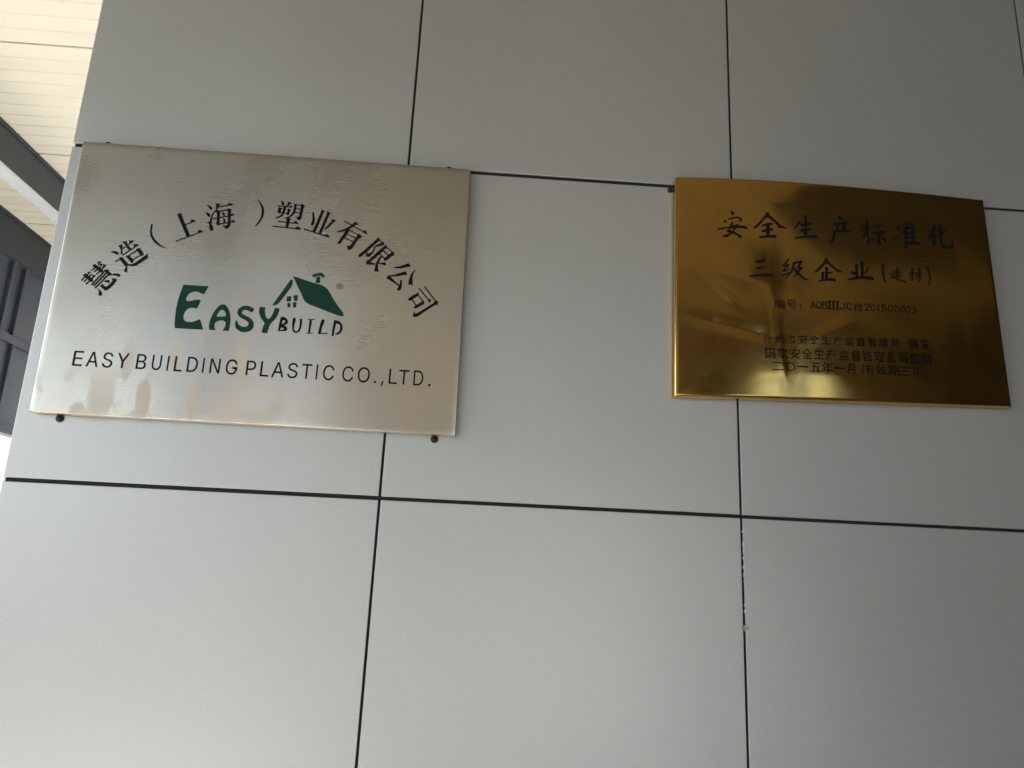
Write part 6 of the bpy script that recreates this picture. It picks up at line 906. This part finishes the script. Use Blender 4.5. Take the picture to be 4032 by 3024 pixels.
# torn scrap wedged across the joint
def scrap():
    pts = [(-0.0085, -0.0005), (-0.004, 0.0012), (-0.001, 0.0042), (0.0015, 0.0052), (0.0022, 0.002), (0.006, 0.001), (0.0105, -0.0028), (0.005, -0.0022), (0.002, -0.0035), (-0.001, -0.0085), (-0.0025, -0.003), (-0.006, -0.0026)]
    rr = random.Random(5)
    bm = bmesh.new()
    f = [bm.verts.new((x, -0.0022 - rr.uniform(0, 0.0016), z)) for x, z in pts]
    b = [bm.verts.new((x, -0.0012, z)) for x, z in pts]
    bm.faces.new(f); bm.faces.new(b[::-1])
    for i in range(len(pts)):
        bm.faces.new((f[i], b[i], b[(i + 1) % len(pts)], f[(i + 1) % len(pts)]))
    o = bm_obj('paper_scrap', bm, M['scrap'])
    o.location = (1.2003, 0.0, ZO - 0.7766)
    o.scale = (0.85, 1, 0.8)
    tag(o, 'tiny torn tan scrap caught in the vertical joint of the lower right panels', 'scrap')
scrap()

# ---------------------------------------------------------------- plaques
def plaque_mesh(name, quad, d, rad, dent, mat, parent, nx=90, nz=60, top=None, edge=None, dull_foot=False):
    """folded sheet: front face with soft dents, rounded fold, four side flanges back to the wall (parent space: x right, z up, wall at y=0)"""
    bl, br, tr, tl = [Vector((a / 1000, b / 1000)) for a, b in quad]
    V, Fc = [], []
    def P(u, v):
        q = (bl * (1 - u) + br * u) * (1 - v) + (tl * (1 - u) + tr * u) * v
        if top: q.y += top(u) * v ** 3
        return q
    for i in range(nz + 1):
        for j in range(nx + 1):
            u, v = j / nx, i / nz
            q = P(u, v)
            inset = rad
            cu, cv = (0.5 - u) * 2, (0.5 - v) * 2
            q = Vector((q.x + cu * inset, q.y + cv * inset))
            edge = min(u, 1 - u, v, 1 - v)
            V.append((q.x, -d - dent(q.x, q.y) * min(1, edge * 9), q.y))
    idx = lambda i, j: i * (nx + 1) + j
    for i in range(nz):
        for j in range(nx):
            Fc.append((idx(i, j), idx(i, j + 1), idx(i + 1, j + 1), idx(i + 1, j)))
    ring = [(0, j) for j in range(nx)] + [(i, nx) for i in range(nz)] + [(nz, nx - j) for j in range(nx)] + [(nz - i, 0) for i in range(nz)]
    prev = [idx(*r) for r in ring]
    def outer(r):
        i, j = r
        q = P(j / nx, i / nz)
        return q, Vector((-1 if j == 0 else (1 if j == nx else 0), -1 if i == 0 else (1 if i == nz else 0)))
    steps = [(math.sin(a), math.cos(a)) for a in (math.radians(22), math.radians(45), math.radians(68), math.radians(90))]
    dull = []
    for si, (s, c) in enumerate(steps + [(1.0, None)]):
        cur = []
        for r in ring:
            q, nrm = outer(r)
            y = (-d + rad * (1 - c)) if c is not None else -0.0024
            k = rad * (1 - s)
            cu, cv = (0.5 - r[1] / nx) * 2, (0.5 - r[0] / nz) * 2
            V.append((q.x + cu * k, y, q.y + cv * k)); cur.append(len(V) - 1)
        n = len(ring)
        for a in range(n):
            if c is None or (dull_foot and a < nx): dull.append(len(Fc))
            Fc.append((prev[a], cur[a], cur[(a + 1) % n], prev[(a + 1) % n]))
        prev = cur
    Fc.append(tuple(prev))
    o = mesh_obj(name, V, Fc, mat, parent, smooth=True)
    me = o.data
    if edge:
        me.materials.append(edge)
        for i in dull: me.polygons[i].material_index = 1
    bm = bmesh.new(); bm.from_mesh(me); bmesh.ops.recalc_face_normals(bm, faces=bm.faces)
    for f in bm.faces:
        if len(f.verts) > 4: f.smooth = False
    bm.to_mesh(me); bm.free()
    return o

def lettering(name, glyphs, y_of, mat, parent, thick=0.0006, step=0.000012):
    """flat enamel shapes standing a hair proud of the sheet; each stroke a touch higher than the last so none share a plane"""
    bm = bmesh.new()
    h = thick
    for loops in glyphs:
        L3 = [[Vector((x / 1000, z / 1000, 0)) for x, z in lp] for lp in loops]
        tris = tessellate_polygon(L3)
        flat = [p for lp in L3 for p in lp]
        top = [bm.verts.new((p.x, y_of(p.x, p.y) - h, p.y)) for p in flat]
        bot = [bm.verts.new((p.x, y_of(p.x, p.y) + 0.0006, p.y)) for p in flat]
        for t in tris:
            try: bm.faces.new([top[i] for i in t])
            except ValueError: pass
        s = 0
        for lp in L3:
            n = len(lp)
            for i in range(n):
                a, b = s + i, s + (i + 1) % n
                try: bm.faces.new((top[a], top[b], bot[b], bot[a]))
                except ValueError: pass
            s += n
        h += step
    return bm_obj(name, bm, mat, parent)

# --- brushed steel plaque
DS = 0.020
def dent_s(x, z):
    return 0.0009 * noise.noise(Vector((x * 3.1, z * 2.3, 1.7))) + 0.0003 * noise.noise(Vector((x * 9, z * 6, 4.2)))
SO = (0.03103, -0.49196)
steel = thing('steel_plaque', 'brushed steel company plaque with a green house logo and arched black characters', 'plaque', (SO[0], 0, SO[1] + ZO))
sq = [(0, 0), (686.4, -1.16), (682.7, 486.5), (-2.4, 488.5)]
plate = plaque_mesh('plate', sq, DS, 0.0012, dent_s, M['steel'], steel, edge=M['steel_edge_shade'])
ys = lambda x, z: -DS - dent_s(x, z) * min(1, 9 * max(0, min(x / 0.687, 1 - x / 0.687, z / 0.489, 1 - z / 0.489)))
arc = tag(bpy.data.objects.new('arched_lettering', None)); COL.objects.link(arc); arc.parent = steel
for ch in ARC_TEXT:
    lettering('character', ch, ys, M['ink'], arc)
lettering('company_name', NAME_TEXT, ys, M['ink'], steel)
logo = tag(bpy.data.objects.new('logo', None)); COL.objects.link(logo); logo.parent = steel
for lt in LOGO['letters']: lettering('green_letter', [lt], ys, M['green'], logo)
lettering('gable', [LOGO['bar']], ys, M['green'], logo)
lettering('roof', [LOGO['roof']], ys, M['green'], logo)
lettering('chimney', [LOGO['cap'], LOGO['chim']], ys, M['green'], logo)
lettering('window', LOGO['panes'], ys, M['green'], logo)
lettering('black_lettering', LOGO['build'], ys, M['ink'], logo)
lettering('registered_mark', [LOGO['ring'], LOGO['rr']], ys, M['ink_grey'], logo)

# --- brass plaque
DB = 0.020
def dent_b(x, z):
    a = 0.0016 * noise.noise(Vector((x * 4.2 + 0.3, z * 3.4, 9.1)))
    b = 0.0009 * noise.noise(Vector(((x + z) * 9, (x - z) * 4, 2.4)))
    c = -0.0011 * math.exp(-((x - 0.200) / 0.014) ** 2) * math.exp(-((z - 0.12) / 0.14) ** 2)
    e = 0.0020 * math.exp(-((x - 0.19) / 0.10) ** 2) * math.exp(-((z - 0.41) / 0.06) ** 2)
    f = 0.0011 * abs(noise.noise(Vector((x * 3.2 + z * 3.6, z * 5.2 - x * 2.4, 5.5)))) - 0.0003
    def crease(x0, z0, x1, z1, w, h):
        dx, dz = x1 - x0, z1 - z0
        t = max(0.0, min(1.0, ((x - x0) * dx + (z - z0) * dz) / (dx * dx + dz * dz)))
        d = math.hypot(x - x0 - t * dx, z - z0 - t * dz)
        return h * max(0.0, 1 - d / w) ** 1.5 * min(1.0, 4 * min(t, 1 - t) + 0.25)
    k = (crease(0.016, 0.255, 0.125, 0.165, 0.016, 0.0007) + crease(0.004, 0.150, 0.19, 0.112, 0.020, -0.0008)
         + crease(0.004, 0.245, 0.17, 0.215, 0.03, 0.0007) + crease(0.195, 0.03, 0.17, 0.22, 0.018, 0.0009)
         + crease(0.235, 0.11, 0.33, 0.16, 0.02, 0.0006))
    return a + b + c + e + f + k
BO = (1.08392, -0.40476)
brass = thing('brass_plaque', 'dented polished brass certificate plaque with black Chinese text', 'plaque', (BO[0], 0, BO[1] + ZO))
bq = [(0, 0), (593.7, 14.0), (586.3, 410.8), (4.4, 412.7)]
topf = lambda u: 0.0085 * (math.sin(math.pi * min(1, u ** 0.8)) ** 0.9) if 0 < u < 1 else 0.0
plaque_mesh('plate', bq, DB, 0.0034, dent_b, M['brass'], brass, nx=160, nz=110, top=topf, edge=M['brass_edge'], dull_foot=True)
yb = lambda x, z: -DB - dent_b(x, z) * min(1, 9 * max(0, min(x / 0.59, 1 - x / 0.59, z / 0.41, 1 - z / 0.41)))
lettering('title_line', BRASS_HEAD[0], yb, M['ink'], brass)
lettering('grade_line', BRASS_HEAD[1], yb, M['ink'], brass)
for nm, row in zip(('number_line', 'issuer_line', 'issuer_line', 'date_line'), BRASS_SMALL):
    lettering(nm, row, yb, M['ink_brown'], brass)

# ---------------------------------------------------------------- screws
def make_screw(x, z, label):
    t = thing('screw', label, 'screw', (x, 0, z + ZO), 'dark screws around the steel plaque')
    V, Fc = [], []
    n = 28
    def ringv(r, y):
        s = len(V)
        for k in range(n):
            a = 2 * math.pi * k / n
            V.append((r * math.cos(a), y, r * math.sin(a)))
        return s
    rs = [ringv(0.0064, -0.0004), ringv(0.0064, -0.0016), ringv(0.0060, -0.0020), ringv(0.0043, -0.0021)]
    for a, b in zip(rs, rs[1:]):
        for k in range(n): Fc.append((a + k, a + (k + 1) % n, b + (k + 1) % n, b + k))
    Fc.append(tuple(range(rs[-1], rs[-1] + n))); Fc.append(tuple(range(rs[0] + n - 1, rs[0] - 1, -1)))
    mesh_obj('washer', V, Fc, M['screw'], t)
    V, Fc = [], []
    rs = [ringv(0.0042, -0.0021), ringv(0.0042, -0.0032), ringv(0.0034, -0.0042), ringv(0.0016, -0.0047)]
    for a, b in zip(rs, rs[1:]):
        for k in range(n): Fc.append((a + k, a + (k + 1) % n, b + (k + 1) % n, b + k))
    Fc.append(tuple(range(rs[-1], rs[-1] + n)))
    mesh_obj('head', V, Fc, M['screw'], t, smooth=True)
    bm = bmesh.new()
    add_box(bm, -0.0021, 0.0021, -0.00485, -0.0040, -0.00045, 0.00045)
    add_box(bm, -0.00045, 0.00045, -0.00487, -0.0040, -0.0021, 0.0021)
    bm_obj('cross_slot', bm, M['joint'], t)
    return t

def copy_tree(o, parent=None):
    c = o.copy(); COL.objects.link(c); c.parent = parent
    for ch in list(o.children): copy_tree(ch, c)
    return c

s0 = make_screw(0.0708, -0.4972, 'dark round screw under the lower left corner of the steel plaque')
for x, z, lab in ((0.6822, -0.4982, 'dark cross-head screw under the lower right corner of the steel plaque'),
                  (0.0619, 0.0030, 'dark screw head just showing over the top left edge of the steel plaque'),
                  (0.6740, 0.0012, 'dark screw head just showing over the top right edge of the steel plaque')):
    c = copy_tree(s0)
    c.location = (x, 0, z + ZO)
    c['label'] = lab
c = copy_tree(s0)
c.location = (1.0832, 0, -0.009 + ZO)
c.scale = (0.8, 0.8, 0.8)
c.name = 'screw'
c['label'] = 'dark screw head beside the upper left side of the brass plaque'
c['group'] = 'dark screws around the brass plaque'

# ---------------------------------------------------------------- unseen surroundings, added to shape light and reflections
bm = bmesh.new()
add_box(bm, 4.7, 4.9, -5.0, 0.34, 0.0, CZ - 0.004)
sw = bm_obj('unseen_side_wall', bm, M['render_dark'])  # unseen, added so light falls off and reflections darken to the right
tag(sw, 'unseen dark side wall added to darken the right end', 'wall')

ow = thing('unseen_opposite_wall', 'unseen grey wall opposite the panelled wall, shaped to steer its light', 'wall', (0, -5.003, 0))  # unseen wall, its tones and openings set for light and reflections
bm = bmesh.new()
W0, W1, WZ0, WZ1 = 2.9, 3.9, ZO + 0.45, ZO + 0.98  # window opening added for the bright streak low in the brass
D0, D1, DZ = 1.0, 2.5, 2.35  # doorway added to let daylight onto the lower panelled wall
for (a, b_, c0, c1) in ((-0.7, D0, 0, CZ - 0.004), (D0 + 0.0005, D1 - 0.0005, DZ, CZ - 0.004)):
    add_box(bm, a, b_, -0.25, 0, c0, c1)
bm_obj('wall', bm, M['render_mid'], ow)
bm = bmesh.new()
for (a, b_, c0, c1) in ((D1 + 0.001, W0, 0, CZ - 0.004), (W1, 4.9, 0, CZ - 0.004), (W0 + 0.0005, W1 - 0.0005, 0, WZ0), (W0 + 0.0005, W1 - 0.0005, WZ1, CZ - 0.004)):
    add_box(bm, a, b_, -0.25, 0, c0, c1)
bm_obj('added_dark_section', bm, M['clad_dark'], ow)  # section darkened to dim the brass reflection and the right side
bm = bmesh.new()
for (a, b_, c0, c1) in ((W0, W0 + 0.04, WZ0, WZ1), (W1 - 0.04, W1, WZ0, WZ1), (W0 + 0.04, W1 - 0.04, WZ0, WZ0 + 0.04), (W0 + 0.04, W1 - 0.04, WZ1 - 0.04, WZ1), (W0 + 0.52, W0 + 0.56, WZ0 + 0.04, WZ1 - 0.04)):
    add_box(bm, a + 0.001, b_ - 0.001, -0.15, -0.09, c0 + 0.001, c1 - 0.001)
bm_obj('added_window_frame', bm, M['frame'], ow)

bm = bmesh.new()
add_box(bm, 2.36, 4.69, -2.95, -0.2, -0.30, -0.002, 0.004)
bh = bm_obj('added_bulkhead', bm, M['render_dark'])  # unseen black box, added to give the brass its dark upper right
bh.location = (0, 0, CZ)
tag(bh, 'unseen black box added to darken the brass reflection', 'added_bulkhead')

bm = bmesh.new()
add_box(bm, 1.0, 2.34, -4.98, -1.5, -0.02, -0.002, 0.004)
add_box(bm, 2.3405, 4.69, -4.98, -2.96, -0.02, -0.002, 0.004)
ap = bm_obj('soffit_reflector', bm, M['tan'])  # unseen reflector, added to lift the gold tone in the brass
ap.location = (0, 0, CZ)
bm = bmesh.new()
add_box(bm, -0.4, 0.9995, -4.98, -3.7, -0.02, -0.002, 0.004)
cp = bm_obj('cream_reflector', bm, M['cream'])  # unseen reflector, added to brighten the right half of the steel plaque
cp.location = (0, 0, CZ)
tag(cp, 'unseen cream panel added to brighten reflections in the steel', 'panel')
tag(ap, 'unseen tan panel added to brighten reflections in the brass', 'panel')

bm = bmesh.new()
add_box(bm, -1.75, -1.25, -5.25, -4.85, 0.0, CZ - 0.004, 0.01)
pc = bm_obj('added_column', bm, M['frame'])  # unseen post, added for a dark reflected band in the steel
tag(pc, 'unseen charcoal post added for a dark band in the steel reflection', 'added_column')

bm = bmesh.new()
add_box(bm, -3.55, -3.4, -9.0, 9.0, 0.0, 1.5, 0.005)
lw = bm_obj('added_low_wall', bm, M['render_mid'])  # unseen, added to block light from the far sunlit ground
tag(lw, 'unseen low grey wall added on the left to block far ground light', 'wall')
